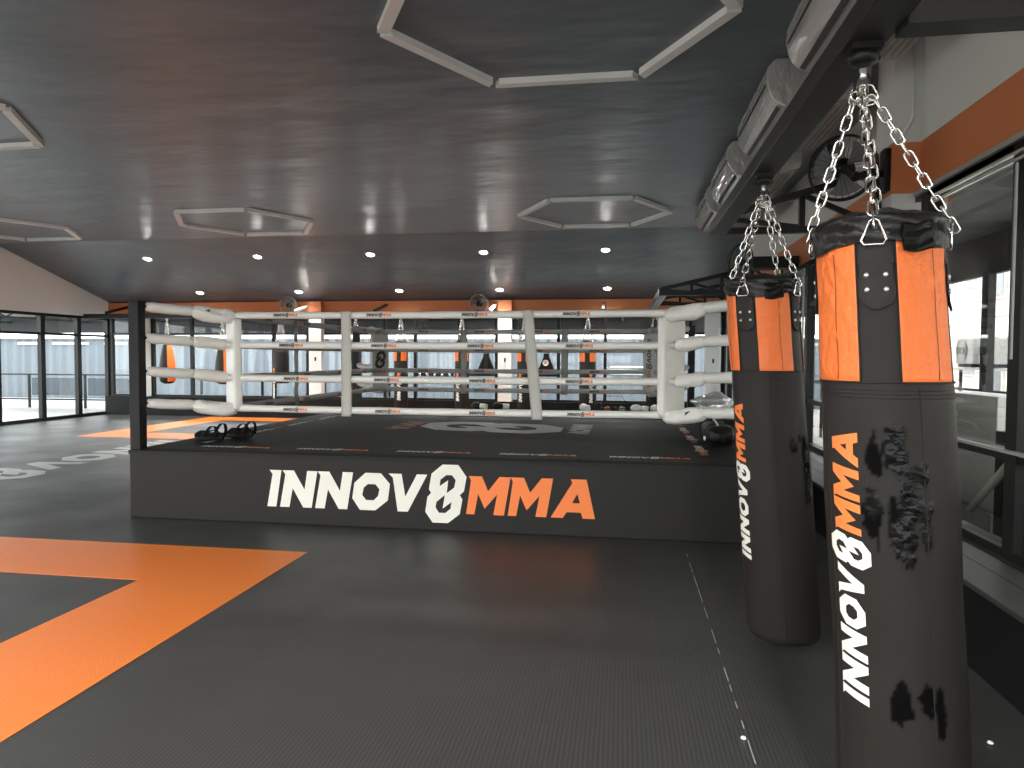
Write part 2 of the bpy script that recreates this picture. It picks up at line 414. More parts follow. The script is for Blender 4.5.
# ------------------------------------------------------------------ ceiling things
def hexlight(cx, cy, label):
    t = empty('ceiling_light', (cx, cy, H), label, 'ceiling light', None)
    R, w, h = 1.34, .088, .05
    P = [V3((cx+R*math.cos(PI/3*k), cy+R*math.sin(PI/3*k), 0)) for k in range(6)]
    Q = [V3((cx+(R-w*1.15)*math.cos(PI/3*k), cy+(R-w*1.15)*math.sin(PI/3*k), 0)) for k in range(6)]
    for k in range(6):
        a, b_, c, d = P[k], P[(k+1) % 6], Q[(k+1) % 6], Q[k]
        e = (b_-a).normalized()*.035
        q = [a+e, b_-e, c-e, d+e]
        MB().prism([(v.x, v.y) for v in q], 'z', H-.004-h, H+.01).build('light_bar', 'hex', t)
hexlight(-.52, 5.16, 'large hexagonal frame of white light bars overhead, nearest the camera')
hexlight(-7.38, 6.2, 'hexagonal white frame cut by the left edge of the photo')
hexlight(-.50, 12.12, 'hexagonal white light frame above the right part of the ring')
hexlight(-6.90, 12.12, 'hexagonal white light frame above the left part of the ring')
hexlight(-11.92, 12.1, 'hexagonal white light frame beside the left white wall')

nrm = V3((0, -KS, -1)).normalized()
DL = []
ordn = ['leftmost', 'second from left', 'middle', 'second from right', 'rightmost']
for row, (yy, nm) in enumerate(((14.62, 'nearer'), (16.62, 'rear'))):
    for k, x in enumerate((-10.75, -8.05, -5.42, -2.92, -.36)):
        z = zc(yy)
        t = empty('downlight', (x, yy, z), 'round recessed ceiling spotlight, %s in the %s row' % (ordn[k], nm), 'ceiling light', 'recessed spotlights in the sloping ceiling')
        MB().lathe((x, yy, z), [(.11,-.01),(.115,.008),(.10,.018),(.078,.010),(.078,-.01)], 20, nrm).build('trim_ring', 'lamp_trim', t)
        MB().lathe((x, yy, z), [(.001,.0),(.077,.0),(.072,.012),(.04,.020),(.001,.022)], 20, nrm).build('lens', 'lens', t)
        DL.append((x, yy, z))
def lamp(x, y, z, e, kind='SPOT', size=.09, ang=150, col=(1, .97, .92), nm='downlight_lamp', to=None):
    l = bpy.data.lights.new(nm, kind); l.energy = e; l.color = col
    if kind == 'SPOT': l.spot_size = math.radians(ang); l.spot_blend = .8; l.shadow_soft_size = size
    o = bpy.data.objects.new(nm, l); COL.objects.link(o); o.location = (x, y, z)
    if to is not None: o.rotation_euler = (V3(to)-V3((x,y,z))).to_track_quat('-Z', 'Y').to_euler()
    return o
for (x, y, z) in DL: lamp(x, y, z-.06, (170 if x < -9 else 105) if y < 15 else 60, ang=140 if y < 15 else 120, size=.22)
# added spotlights, unseen behind the camera, brightening the foreground and left wall
for yy in (-3.2, -.4):
    for x in (-11, -8, -5, -2, .6):
        t = empty('downlight', (x, yy, H), 'added unseen round spotlight in the flat ceiling behind the camera', 'ceiling light', 'added spotlights behind the camera')
        MB().lathe((x, yy, H), [(.11,-.01),(.115,.008),(.10,.018),(.078,.010),(.078,-.01)], 20, (0,0,-1)).build('trim_ring', 'lamp_trim', t)
        MB().lathe((x, yy, H), [(.001,.0),(.077,.0),(.072,.012),(.04,.020),(.001,.022)], 20, (0,0,-1)).build('lens', 'lens', t)
        lamp(x, yy, H-.06, 320 if x < -7 else 140, size=.22, ang=165)

# air conditioners hanging along the right wall
for i, (y0, y1) in enumerate(((3.95,5.45),(6.13,7.63),(8.36,9.86),(10.42,11.95))):
    lab = ['glossy ceiling air conditioner above the front punching bag, cut by top edge',
           'glossy ceiling air conditioner, second from the camera along the black beam',
           'glossy ceiling air conditioner, third from the camera along the black beam',
           'glossy ceiling air conditioner, farthest from the camera along the black beam'][i]
    t = empty('air_conditioner', (1.57, (y0+y1)/2, H), lab, 'air conditioner', 'ceiling air conditioners along the black beam')
    pr = [(1.16,4.0),(1.155,3.90),(1.17,3.82),(1.20,3.75),(1.25,3.70),(1.32,3.67),(1.42,3.665),(1.95,3.74),(1.97,3.79),(1.97,4.07),(1.22,4.07)]
    b = MB().prism(pr, 'y', y0, y1); b.bevel(.012, 2)
    b.build('casing', 'ac', t, smooth=False)
    b = MB()
    for j in range(9):
        f = j/8; x = 1.46+.44*f; z = 3.663+(x-1.42)*.141
        b.box(x, x+.022, y0+.1, y1-.1, z-.006, z+.008)
    b.build('intake_grille', 'ac_grille', t)
    MB().box(1.152, 1.165, y0+.06, y1-.06, 3.865, 3.885).obox((1.262, (y0+y1)/2, 3.688), (.016,0,-.010), (0,(y1-y0)/2-.06,0), (.003,0,.004)).build('air_slot', 'ac_dark', t)

# the box beam that carries the bags, and its lattice brackets
bt = empty('steel_beam', (.755, 2.3, 2.6), 'long black steel box beam carrying the two punching bags', 'beam')
MB().box(.69, .82, -2.0, 5.92, 2.60, 2.685).bevel(.006).build('box_section', 'beam', bt)
def truss(y, x0, x1, zb, zt0, zt1, label, n=3, th=.055):
    t = empty('lattice_bracket', (x1, y, zb), label, 'bracket', 'black lattice brackets on the right wall')
    MB().bar((x0,y,zb+th/2), (x1,y,zb+th/2), th, th).build('bottom_chord', 'black_metal', t)
    MB().bar((x0,y,zt0), (x1,y,zt1), th, th).build('top_chord', 'black_metal', t)
    for k in range(n+1):
        f = k/n; x = x0+(x1-x0)*f
        if k in (0, n): x += th/2 if k == 0 else -th/2
        MB().bar((x,y,zb), (x,y,zt0+(zt1-zt0)*f), th*.8, th*.8).build('upright', 'black_metal', t)
    for k in range(n):
        f0, f1 = k/n, (k+1)/n
        xa, xb = x0+(x1-x0)*f0, x0+(x1-x0)*f1
        MB().bar((xa+.03,y,zt0+(zt1-zt0)*f0-.02), (xb-.03,y,zb+.05), th*.7, th*.7).build('diagonal', 'black_metal', t)
    return t
truss(6.05, .83, 2.036, 2.62, 2.77, 3.11, 'black lattice bracket joining the bag beam to the orange pillar', n=2)
truss(11.2, .60, 2.40, 2.57, 2.67, 3.08, 'smaller black lattice bracket above the right corner of the ring', n=4, th=.06)
truss(13.4, .60, 2.40, 2.57, 2.67, 3.08, 'farthest black lattice bracket, just behind the one above the ring', n=4, th=.06)
nb = empty('crossbar', (2.2, 2.3, 2.56), 'thick black crossbar from the bag beam to the right wall, at top right corner', 'beam')
MB().box(.82, 2.19, 2.25, 2.35, 2.585, 2.745).build('lower_chord', 'beam', nb)
MB().bar((.82,2.3,2.90),(2.17,2.3,3.25), .08, .08).build('upper_chord', 'beam', nb)
b2 = empty('steel_beam', (.62, 14, 2.6), 'black steel beam over the far right corner behind the ring', 'beam')
MB().box(.56, .68, 11.2, 16.2, 2.57, 2.69).build('box_section', 'beam', b2)
b3 = empty('steel_beam', (-6, 16.3, 2.6), 'long black steel beam across the back, carrying the row of hanging bags', 'beam')
MB().box(-13.8, .56, 16.24, 16.36, 2.55, 2.67).build('box_section', 'beam', b3)
for i, x in enumerate((-13.2, -8.0, -5.95, -3.1, -.45)):
    t = empty('wall_bracket', (x, 17.2, 2.7), 'slanted bracket above the back windows, %s of the row' % ['leftmost','second from left','middle','second from right','rightmost'][i], 'bracket', 'slanted brackets of the back beam')
    MB().bar((x,17.2,2.92),(x,16.3,2.70), .06, .06).build('arm', 'hanger_white' if i in (1,3) else 'black_metal', t)
    MB().bar((x,17.2,2.62),(x,16.3,2.62), .05, .05).build('strut', 'black_metal', t)

# wall fans
def fan(c, face, base, r, label, armw=.035, cage='black_metal'):
    c = V3(c); face = V3(face).normalized()
    t = empty('wall_fan', c, label, 'fan')
    a = face.cross(V3((0,0,1))).normalized(); u = a.cross(face)
    def ring(rr, off, n=40): return [c+face*off+a*math.cos(2*PI*k/n)*rr+u*math.sin(2*PI*k/n)*rr for k in range(n)]
    b = MB(); b.tube(ring(r, 0), .010, 6, closed=True); b.tube(ring(r*.97, .045), .005, 5, closed=True)
    for k in range(28):
        th = 2*PI*k/28; d = a*math.cos(th)+u*math.sin(th)
        b.tube([c+d*r, c+d*r*.6+face*.07, c+d*.06+face*.085], .0018, 4)
        b.tube([c+d*r, c+d*r*.6-face*.06, c+d*.09-face*.08], .0018, 4)
    b.build('cage', cage, t)
    b = MB(); b.lathe(c, [(.055,-.15),(.075,-.12),(.08,-.04),(.05,-.02),(.03,.05),(.001,.06)], 20, face); b.build('motor', 'black_metal', t)
    for k in range(3):
        th = 2*PI*k/3+.4
        def f(p, q, th=th):
            ang = th+(q-.5)*1.0*(.6+.6*p); rr = .04+(r*.86-.04)*p
            return c+face*(.015*math.sin((q-.5)*3))+a*math.cos(ang)*rr+u*math.sin(ang)*rr
        b = MB(); b.grid(f, 8, 6); b.build('blade', 'glassy_blade', t)
    b = MB(); b.tube([c-face*.12, (c-face*.12+V3(base))/2-V3((0,0,.04)), V3(base)], .022, 10)
    b.build('arm', 'black_metal', t)
    return t
M['glassy_blade'] = mat('grey_fan_blade', (.10, .10, .10), .65)
ft = fan((1.61, 5.60, 3.02), (-.45,-1,-.1), (2.0, 5.90, 3.04), .235, 'round black caged wall fan on the orange pillar behind the chains')
MB().box(1.99, 2.038, 5.86, 5.97, 2.90, 3.23).bevel(.01).build('mounting_plate', 'black_metal', ft)
ft = fan((1.62, 10.2, 2.93), (-1,-.55,.05), (2.1, 10.35, 2.93), .26, 'tilted black wall fan seen edge-on above the second punching bag')
MB().box(1.80, 2.40, 10.25, 10.55, 2.86, 3.02).build('mounting_plate', 'black_metal', ft)
for x, lab in ((-8.5, 'grey wall fan on the orange back wall, left of the middle'), (-3.5, 'grey wall fan on the orange back wall beside the white column')):
    fan((x, 16.95, 2.90), (0,-1,-.15), (x, 17.19, 2.86), .24, lab, cage='outside_grey')

# ================================================================== THE BOXING RING
RX0, RX1, RY0, RY1, RZ = -4.79, 1.20, 6.2, 12.1, .68
ring = empty('boxing_ring', ((RX0+RX1)/2, (RY0+RY1)/2, 0), 'white-roped boxing ring on a black skirted platform in the middle', 'boxing ring')
b = MB().box(RX0, RX1, RY0, RY1, 0, RZ-.02); b.bevel(.012, 2)
sk = b.build('skirt', 'skirt', ring)
def cv(u, v):
    x = RX0-.004+(RX1-RX0+.008)*u; y = RY0-.004+(RY1-RY0+.008)*v
    e = min(u, 1-u, v, 1-v)
    z = RZ+.003*noise.noise(V3((x*1.3, y*2.2, 0))) - (.012 if e < .003 else 0)
    return (x, y, z)
b = MB(); b.grid(cv, 90, 90)
b.box(RX0-.006, RX1+.006, RY0-.006, RY1+.006, RZ-.05, RZ-.012)
cvs = b.build('canvas', 'canvas', ring)
fn = plane_fn((-3.335, RY0-.003, .167), (1,0,0), (0,0,1), .350)
letters(sk, INNOV+EIGHT, fn, 'print_white', label='white letters INNOV8 on the skirt')
letters(sk, MMA, fn, 'print_orange', label='orange letters MMA on the skirt')
# small repeated lettering round the canvas edge
c_ = .083
for x in (-4.2, -3.17, -2.15, -1.14, -.11):
    f = plane_fn((x, 6.46, RZ+.005), (1,0,0), (0,1,0), c_)
    letters(cvs, INNOV+EIGHT, f, 'print_white'); letters(cvs, MMA, f, 'print_orange')
yy = 6.75
while yy < 11.5:
    f = plane_fn((.74, yy+.74, RZ+.005), (0,-1,0), (1,0,0), c_)
    letters(cvs, INNOV+EIGHT, f, 'print_white'); letters(cvs, MMA, f, 'print_orange')
    f = plane_fn((-4.30, yy, RZ+.005), (0,1,0), (-1,0,0), c_)
    letters(cvs, INNOV+EIGHT, f, 'print_dull'); letters(cvs, MMA, f, 'print_dullorange')
    yy += .95
# big stacked emblem in the middle of the canvas (reads from the right-hand side)
cxm, cym = -1.68, 8.95
f = lambda u, v: V3((cxm+v, cym-u, RZ+.006))
letters(cvs, [('8', 0)], f, 'print_dull', k=1.22, off=(-.68, -.62), label='large pale figure 8 in the middle of the canvas')
letters(cvs, INNOV, f, 'print_dull', k=.27, off=(-.60, 1.03))
letters(cvs, [('M',0),('M',1.1),('A',2.19)], f, 'print_dullorange', k=.31, off=(-.58, -1.30))

# four corner posts
for (x, y) in ((RX0+.058, RY0+.062), (RX1-.058, RY0+.062), (RX0+.058, RY1-.062), (RX1-.058, RY1-.062)):
    b = MB().box(x-.055, x+.055, y-.055, y+.055, RZ-.01, 2.13); b.bevel(.008, 2)
    p = b.build('corner_post', 'post', ring)
    MB().box(x-.058, x+.058, y-.058, y+.058, 2.125, 2.138).build('post_cap', 'post', p)

QX0, QX1, QY0, QY1 = -4.15, .53, 6.86, 11.5
ZR = (2.028, 1.717, 1.370, 1.050)
ZP = (2.085, 1.775, 1.445, 1.125)
corners = {'a': ((QX0,QY0),(RX0+.058,RY0+.062)), 'b': ((QX1,QY0),(RX1-.058,RY0+.062)), 'c': ((QX1,QY1),(RX1-.058,RY1-.062)), 'd': ((QX0,QY1),(RX0+.058,RY1-.062))}
def rope(p, q, z, lets, far, toward):
    p, q = V3((*p, z)), V3((*q, z)); N = 24
    r = .037
    pts = []
    for i in range(N+1):
        f = i/N; w = p.lerp(q, f); w.z -= .008*4*f*(1-f)
        pts.append(w)
    b = MB(); b.tube(pts, lambda f: r*(1+.05*math.sin(f*40)), 12)
    rp = b.build('rope', 'rope_shaded' if far else 'vinyl_rope', ring)
    d = (q-p).normalized(); out = V3(toward)
    cap = .030
    def at(s0):
        def g(u, v):
            s = s0+u*cap; f = s/(q-p).length
            ph = (v-.5)*cap/(r+.003)
            c = p+d*s; c.z -= .008*4*f*(1-f)
            return c+out*math.cos(ph)*(r+.0042)+V3((0,0,1))*math.sin(ph)*(r+.0042)
        return g
    for s0 in lets:
        g = at(s0)
        letters(rp, INNOV+EIGHT, g, 'print_black', maxlen=.5); letters(rp, MMA, g, 'print_orange', maxlen=.5)
    return rp
LX = [(-3.46,-2.45,-1.46,-.45),(-3.40,-2.40,-1.40,-.42),(-3.35,-2.37,-1.38,-.42),(-3.36,-2.36,-1.38,-.40)]
for k, z in enumerate(ZR):
    rope((QX0,QY0),(QX1,QY0), z, [x-.125-QX0 for x in LX[k]], False, (0,-1,0))
    rope((QX0,QY1),(QX1,QY1), z, [x-.125-QX0 for x in (-3.28,-2.32,-1.34,-.41)], True, (0,-1,0))
    # left side ropes read from inside, right side ropes as well
    rope((QX0,QY1),(QX0,QY0), z, [.6, 1.6, 2.7, 3.7], True, (1,0,0))
    rope((QX1,QY0),(QX1,QY1), z, [.6, 1.6, 2.7, 3.7], True, (-1,0,0))
def tie(x, y, along, m, lean=0.):
    def f(u, v):
        a = (u-.5)*.11; z = .985+(2.06-.985)*v
        w = .004*math.sin(v*30)
        wrap = .044+.004*math.cos(v*2*PI*3.1)
        xx = x+(a if along == 'x' else 0)+lean*(.5-v); yy = y+(a if along == 'y' else 0)
        return (xx, yy-wrap+w if along == 'x' else yy, z) if along == 'x' else (xx+wrap+w, yy, z)
    b = MB(); b.grid(f, 4, 50)
    r_ = bmesh.ops.solidify(b.b, geom=b.b.faces[:], thickness=.006)
    t_ = b.build('rope_tie', m, ring)
    return t_
tie(-2.79, QY0, 'x', 'vinyl_rope', 0); tie(-.87, QY0, 'x', 'vinyl_rope', .10)
tie(-2.62, QY1, 'x', 'rope_shaded'); tie(-.93, QY1, 'x', 'rope_shaded')
tie(QX0, 8.4, 'y', 'rope_shaded'); tie(QX0, 10.0, 'y', 'rope_shaded'); tie(QX1-.09, 8.4, 'y', 'rope_shaded'); tie(QX1-.09, 10.0, 'y', 'rope_shaded')

for key, ((qx, qy), (px, py)) in corners.items():
    far = key in 'cd'; mv = 'rope_shaded' if far else 'vinyl_white'; mw = 'rope_shaded' if far else 'vinyl_wrap'
    d = (V3((qx, qy, 0))-V3((px, py, 0))).normalized()
    for k in range(4):
        A = V3((px, py, ZP[k]))+d*.085; B = V3((qx, qy, ZP[k]*.6+ZR[k]*.4))-d*.30
        MB().tube([V3((px,py,ZP[k]))+d*.05, A+d*.05], .012, 8).lathe(A-d*.035, [(.02,0),(.026,.005),(.026,.02),(.02,.025)], 10, d).build('turnbuckle', 'black_metal', ring)
        pts = [A.lerp(B, i/8)+V3((0,0,-.006*math.sin(PI*i/8))) for i in range(9)]
        b = MB(); b.tube(pts, lambda f: .052*(.80 if f < .05 or f > .95 else 1+.04*math.sin(f*17+k)), 14)
        b.build('turnbuckle_cover', mv, ring)
        # puffy wrap where the cover meets the ropes
        big = k in (0, 3)
        C0 = B-d*.03; C1 = V3((qx, qy, ZR[k]))+d*.02
        if big: C1 += V3((.11 if key in 'ad' else -.11, -.015, -.02))
        def rf(f, th, k=k, s=qx*3.1+k):
            return 1+(.15*noise.noise(V3((f*2.5+s, math.cos(th)*1.4, math.sin(th)*1.4)))+.05*noise.noise(V3((f*13+s, math.cos(th)*3, math.sin(th)*3))))*(1.6 if big else 1)
        N = 28
        pts = [C0.lerp(C1, i/N)+V3((0,0,(-.015 if big else .0)*math.sin(PI*i/N))) for i in range(N+1)]
        b = MB(); b.tube(pts, lambda f: (.074 if big else .064)*(max(.02, 1-(2*abs(f-.5))**6*.45)), 28, rfun=rf)
        w = b.build('corner_wrap', mw, ring)
        if key in 'ab' and (k == 0 and key == 'a' or k == 3 and key == 'b'):
            m_ = C0.lerp(C1, .45)+V3((-.0,-.070,.018)); m_ = m_+V3((0,-.006,0))
            MB().obox(m_, (.022,.004,.006), (0,.004,0), (0,-.006,.016)).build('hook_patch', 'print_black', w, label='small black hook patch')
    # corner pad
    c = V3((qx, qy, 0)) + d*.085; s = V3((-d.y, d.x, 0))
    hw, ht, z0, z1 = (.16, .05, 1.03, 1.985)
    def pad(u, v, c=c, d=d, s=s):
        th = 2*PI*u
        # superellipse cross section
        cs, sn = math.cos(th), math.sin(th)
        X = math.copysign(abs(cs)**.35, cs)*hw; Y = math.copysign(abs(sn)**.35, sn)*ht
        e = 1-.06*(abs(2*v-1)**14)
        p = c+s*X*e+d*Y*e; p.z = z0+(z1-z0)*v
        if far: p.z += .0
        return p
    b = MB(); G = b.grid(pad, 40, 24, closeu=True)
    b.b.faces.new([g[0] for g in G][::-1]); b.b.faces.new([g[-1] for g in G])
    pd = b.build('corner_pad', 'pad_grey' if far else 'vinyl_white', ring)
    fc = d if True else -d
    # the face of the pad looks to the ring centre (d); far pads show it to the camera
    right = V3((0,0,1)).cross(fc)
    o_ = c+fc*(ht+.003)
    if key == 'd':
        g = plane_fn(o_+V3((0,0,1.45))-right*.105, right, (0,0,1), .19)
        letters(pd, [('8', 0)], g, 'print_black', off=(-.02, .0))
        g = plane_fn(o_+V3((0,0,1.715))-right*.11, right, (0,0,1), .048); letters(pd, INNOV, g, 'print_black')
        g = plane_fn(o_+V3((0,0,1.315))-right*.11, right, (0,0,1), .062); letters(pd, [('M',0),('M',1.1),('A',2.19)], g, 'print_dullorange')
    if key == 'c':
        g = plane_fn(o_+V3((0,0,1.90))-right*.045, (0,0,-1), right, .088)
        letters(pd, INNOV+EIGHT, g, 'print_black'); letters(pd, MMA, g, 'print_dullorange')

# ================================================================== CHAINS AND PUNCHING BAGS
def add_link(b, p, d, roll, pitch, w, r, n=8, seg=14):
    """one oval chain link centred on p along d"""
    d = V3(d).normalized(); u = d.cross(V3((0,1,0)) if abs(d.y) < .9 else V3((1,0,0))).normalized(); v = d.cross(u)
    s = u*math.cos(roll)+v*math.sin(roll)
    L = pitch/2-w/2+r*1.2; pts = []
    for k in range(seg):
        th = 2*PI*k/seg; x = math.cos(th)*w/2; y = math.sin(th)*w/2
        pts.append(p+s*x+d*(y+math.copysign(L, y) if abs(y) > 1e-6 else 0))
    # straight sides
    half = seg//2; pts = []
    for k in range(half+1):
        th = PI*k/half; pts.append(p+s*math.cos(th)*w/2+d*(math.sin(th)*w/2+L))
    for k in range(half+1):
        th = PI+PI*k/half; pts.append(p+s*math.cos(th)*w/2+d*(math.sin(th)*w/2-L))
    b.tube(pts, r, n, closed=True)
def chain(name, p, q, parent, pitch=.0415, w=.026, r=.0034, sag=.0, m='chrome', n=8, seg=12):
    p, q = V3(p), V3(q); L = (q-p).length; N = max(2, round(L/pitch)); b = MB()
    for i in range(N):
        f = (i+.5)/N; c = p.lerp(q, f); c.z -= sag*4*f*(1-f)
        g = V3((0,0,-sag*4*(1-2*f)))
        add_link(b, c, (q-p)+g, (i % 2)*PI/2+.35+.25*math.sin(i*1.7), L/N*1.12, w, r, n, seg)
    return b.build(name, m, parent)

def near_bag(hook, top, bot, r, straps, text_az, text_z, cap, label, wear, seed, tabaz, sz=1.):
    """hook, top and bottom axis points; straps: world azimuth in degrees of the first of four straps"""
    hook, top, bot = V3(hook), V3(top), V3(bot)
    def Z(z): return top.z-(1.985-z)*sz      # heights of the details, measured down from the rim
    zs, ztop = Z(1.535), Z(1.93)
    t = empty('punching_bag', (bot.x, bot.y, bot.z), label, 'punching bag', None)
    def ax(z):
        f = (z-bot.z)/(top.z-bot.z); return bot.x+(top.x-bot.x)*f, bot.y+(top.y-bot.y)*f
    def rad(z, az):
        f = (z-bot.z)/(top.z-bot.z)
        k = r*(1+.045*(1-f)-.035*(f-.35)**2*2+.012*math.sin(f*11+seed))
        if z < bot.z+.04: k *= math.sqrt(max(0, 1-((bot.z+.04-z)/.04)**2*.12))
        k += .0035*noise.noise(V3((math.cos(az)*1.5, math.sin(az)*1.5, z*5+seed)))
        return k
    def P(az, z, off=0.):
        x, y = ax(z); k = rad(z, az)+off
        return V3((x+k*math.cos(az), y+k*math.sin(az), z))
    # body
    nu, nv = 150, 260
    b = MB()
    wl = b.b.verts.layers.float_color.new('wear')
    G = []
    for i in range(nu):
        az = 2*PI*i/nu; row = []
        for j in range(nv+1):
            z = bot.z+(top.z-bot.z)*j/nv
            g, s = wear(math.degrees(az) if az <= PI else math.degrees(az)-360, 1.985-(top.z-z)/sz)
            v = b.b.verts.new(P(az, z, s*.0035*(noise.noise(V3((az*7, z*26, seed)))+.5)))
            v[wl] = (g, s, 0, 1); row.append(v)
        G.append(row)
    for i in range(nu):
        for j in range(nv): b.b.faces.new((G[i][j], G[(i+1) % nu][j], G[(i+1) % nu][j+1], G[i][j+1])).smooth = True
    b.b.faces.new([g[0] for g in G][::-1]); b.b.faces.new([g[-1] for g in G])
    body = b.build('body', 'bag_worn', t)
    hs = .050*sz/r   # half strap angle
    for k in range(4):
        a0 = math.radians(straps+90*k)+hs; a1 = math.radians(straps+90*(k+1))-hs
        def f(u, v, a0=a0, a1=a1, k=k):
            az = a0+(a1-a0)*u; zt = ztop-.008*math.sin(u*PI*2+k)-.012
            z = zs+(zt-zs)*v
            e = min(u, 1-u, v, 1-v)
            puck = .0025*noise.noise(V3((u*7+k*9, v*10, seed*3)))*1.6
            return P(az, z, .0035*min(1, e/.02)+puck*min(1, e/.06)+.0015)
        b = MB(); b.grid(f, 44, 50); pn = b.build('orange_panel', 'orange_vinyl', t)
        us = .62
        pts = [P(a0+(a1-a0)*us+.01*math.sin(j), zs+.01+(ztop-zs-.05)*j/10, .0068) for j in range(11)]
        MB().tube(pts, .0009, 5).build('seam', 'strap', pn, label='stitched seam')
        for az in (a0, a1):
            MB().tube([P(az, zs+(ztop-zs)*j/12, .003) for j in range(13)], .0026, 6).build('piping', 'strap', t)
    MB().tube([P(2*PI*j/60, zs, .002) for j in range(60)], .0035, 6, closed=True).build('waist_seam', 'strap', t)
    b = MB()
    for q in (.012, .024, .036): b.tube([P(2*PI*j/60, zs-q-.012, .0008) for j in range(60)], .0011, 4, closed=True)
    b.build('stitching', 'strap', t)
    for k in range(4):
        az0 = math.radians(straps+90*k)
        # tongue with rounded bottom
        def tg(u, v, az0=az0):
            # v 0 bottom tip -> 1 top
            zz = 1.735+(1.965-1.735)*v
            hw_ = (.044 if zz > 1.785 else .044*math.sqrt(max(0, 1-((1.785-zz)/.05)**2)))*sz
            hw_ *= 1-.25*max(0, (zz-1.86)/.1)
            az = az0+(u-.5)*2*hw_/r
            return P(az, Z(zz), .0068)
        b = MB(); b.grid(tg, 10, 26); tn = b.build('strap_tongue', 'strap', t)
        rim = []
        for j in range(21):
            a = PI*j/20; rim.append(P(az0+math.cos(a)*.044*sz/r, Z(1.785-math.sin(a)*.05), .008))
        rim = [P(az0+.044*sz/r, Z(1.86), .008)]+rim+[P(az0-.044*sz/r, Z(1.86), .008)]
        MB().tube(rim, .0024, 6).build('tongue_piping', 'bag_collar', tn)
        for du in (-.026, .026):
            for zz in (1.788, 1.828):
                c = P(az0+du/r, Z(zz), .007); n_ = V3((math.cos(az0+du/r), math.sin(az0+du/r), 0))
                MB().lathe(c, [(.0075,0),(.007,.003),(.004,.0055),(.0005,.006)], 12, n_).build('rivet', 'rivet', tn, label='bright nickel rivet')
        # triangular ring and chain
        o_ = P(az0, Z(1.938), .017); n_ = V3((math.cos(az0), math.sin(az0), 0)); s_ = V3((-n_.y, n_.x, 0))
        low = o_+V3((0,0,-.03))
        tri = [o_+V3((0,0,.045))+n_*.004, o_+s_*.012+V3((0,0,.038)), o_+s_*.034+V3((0,0,-.020)), o_+s_*.026+V3((0,0,-.032)), o_-s_*.026+V3((0,0,-.032)), o_-s_*.034+V3((0,0,-.020)), o_-s_*.012+V3((0,0,.038))]
        MB().tube(tri, .0036, 8, closed=True).build('triangle_ring', 'chrome', t)
        hk = hook+n_*.016
        chain('chain', hk, o_+V3((0,0,.02))+n_*.012, t, sag=.004)
    # collar with folds
    def col(u, v):
        az = 2*PI*u; lo = ztop-.022+.012*math.sin(az*3+seed)+.010*noise.noise(V3((math.cos(az)*2, math.sin(az)*2, seed)))
        hi = top.z+.012
        z = lo+(hi-lo)*v
        off = .012+.004*math.sin(v*9+az*4+seed)+.004*noise.noise(V3((math.cos(az)*5, math.sin(az)*5, z*22)))
        if v > .9: off -= (v-.9)*.12
        return P(az, z, off)
    b = MB(); G = b.grid(col, 120, 20, closeu=True)
    tp = [g[-1] for g in G]
    x, y = ax(top.z); cen = b.b.verts.new((x, y, top.z+.045))
    mid = [b.b.verts.new((x+(v.co.x-x)*.55, y+(v.co.y-y)*.55, top.z+.036+.006*math.sin(i*.3))) for i, v in enumerate(tp)]
    n = len(tp)
    for i in range(n):
        b.b.faces.new((tp[i], tp[(i+1) % n], mid[(i+1) % n], mid[i])).smooth = True
        b.b.faces.new((mid[i], mid[(i+1) % n], cen)).smooth = True
    b.build('collar', 'bag_collar', t)
    # loose flap of the cover
    ta = math.radians(tabaz)
    def fl_(u, v):
        az = ta+(u-.5)*.50; z = Z(1.965-(.075)*v-.006*math.sin(u*5))
        return P(az, z, .017+.006*v*math.sin(u*PI)+.003*math.sin(v*14+u*3))
    b = MB(); b.grid(fl_, 12, 12); bmesh.ops.solidify(b.b, geom=b.b.faces[:], thickness=.003); b.build('cover_flap', 'bag_collar', t)
    # vertical body seams
    for s_az in (straps+28+90*k for k in range(4)):
        a = math.radians(s_az+4)
        MB().tube([P(a, bot.z+.05+(zs-.02-bot.z-.05)*j/30, .0006) for j in range(31)], .0016, 5).build('seam', 'strap', body)
    # lettering (reads from bottom to top)
    def tf(u, v):
        return P(math.radians(text_az)-(v-.5)*cap/r, text_z+u*cap, .0022)
    letters(body, INNOV+EIGHT, tf, 'print_white', maxlen=.12, label='white letters INNOV8')
    letters(body, MMA, tf, 'print_orange', maxlen=.12, label='orange letters MMA')
    # hanger: clamp, swivel and shackle
    hx, hy, hz = hook
    b = MB(); b.box(hx-.045, hx+.045, hy-.05, hy+.05, 2.580, 2.600); b.lathe((hx,hy,2.545), [(.020,0),(.040,.004),(.046,.02),(.044,.038)], 16)
    b.tube([(hx-.05,hy,2.565),(hx+.05,hy,2.565)], .009, 8)
    b.build('clamp', 'black_metal', t)
    MB().lathe((hx,hy,hz+.030), [(.008,0),(.011,.004),(.011,.03)], 12).build('swivel', 'rivet', t) if hz+.06 < 2.56 else MB().lathe((hx,hy,hz+.028), [(.012,0),(.012,.028)], 12).build('swivel', 'black_metal', t)
    sh = [(hx+.024*math.cos(a), hy, hz+.012+.032*math.sin(a)) for a in [PI*j/12 for j in range(13)]]+[(hx-.024,hy,hz-.025),(hx-.008,hy,hz-.035),(hx+.008,hy,hz-.035),(hx+.024,hy,hz-.025)]
    b = MB(); b.tube(sh, .006, 8, closed=True); b.tube([(hx-.034,hy,hz-.028),(hx+.036,hy,hz-.028)], .007, 8)
    b.build('shackle', 'black_metal', t)
    b = MB()
    for j in range(4):
        add_link(b, V3((hx+.01*(j-1.5), hy-.012+.004*j, hz-.03-.004*j)), (math.cos(j*1.1), .3, .35*math.sin(j*2)), j*.9, .045, .028, .0036)
    b.build('chain_gather', 'chrome', t)
    return t

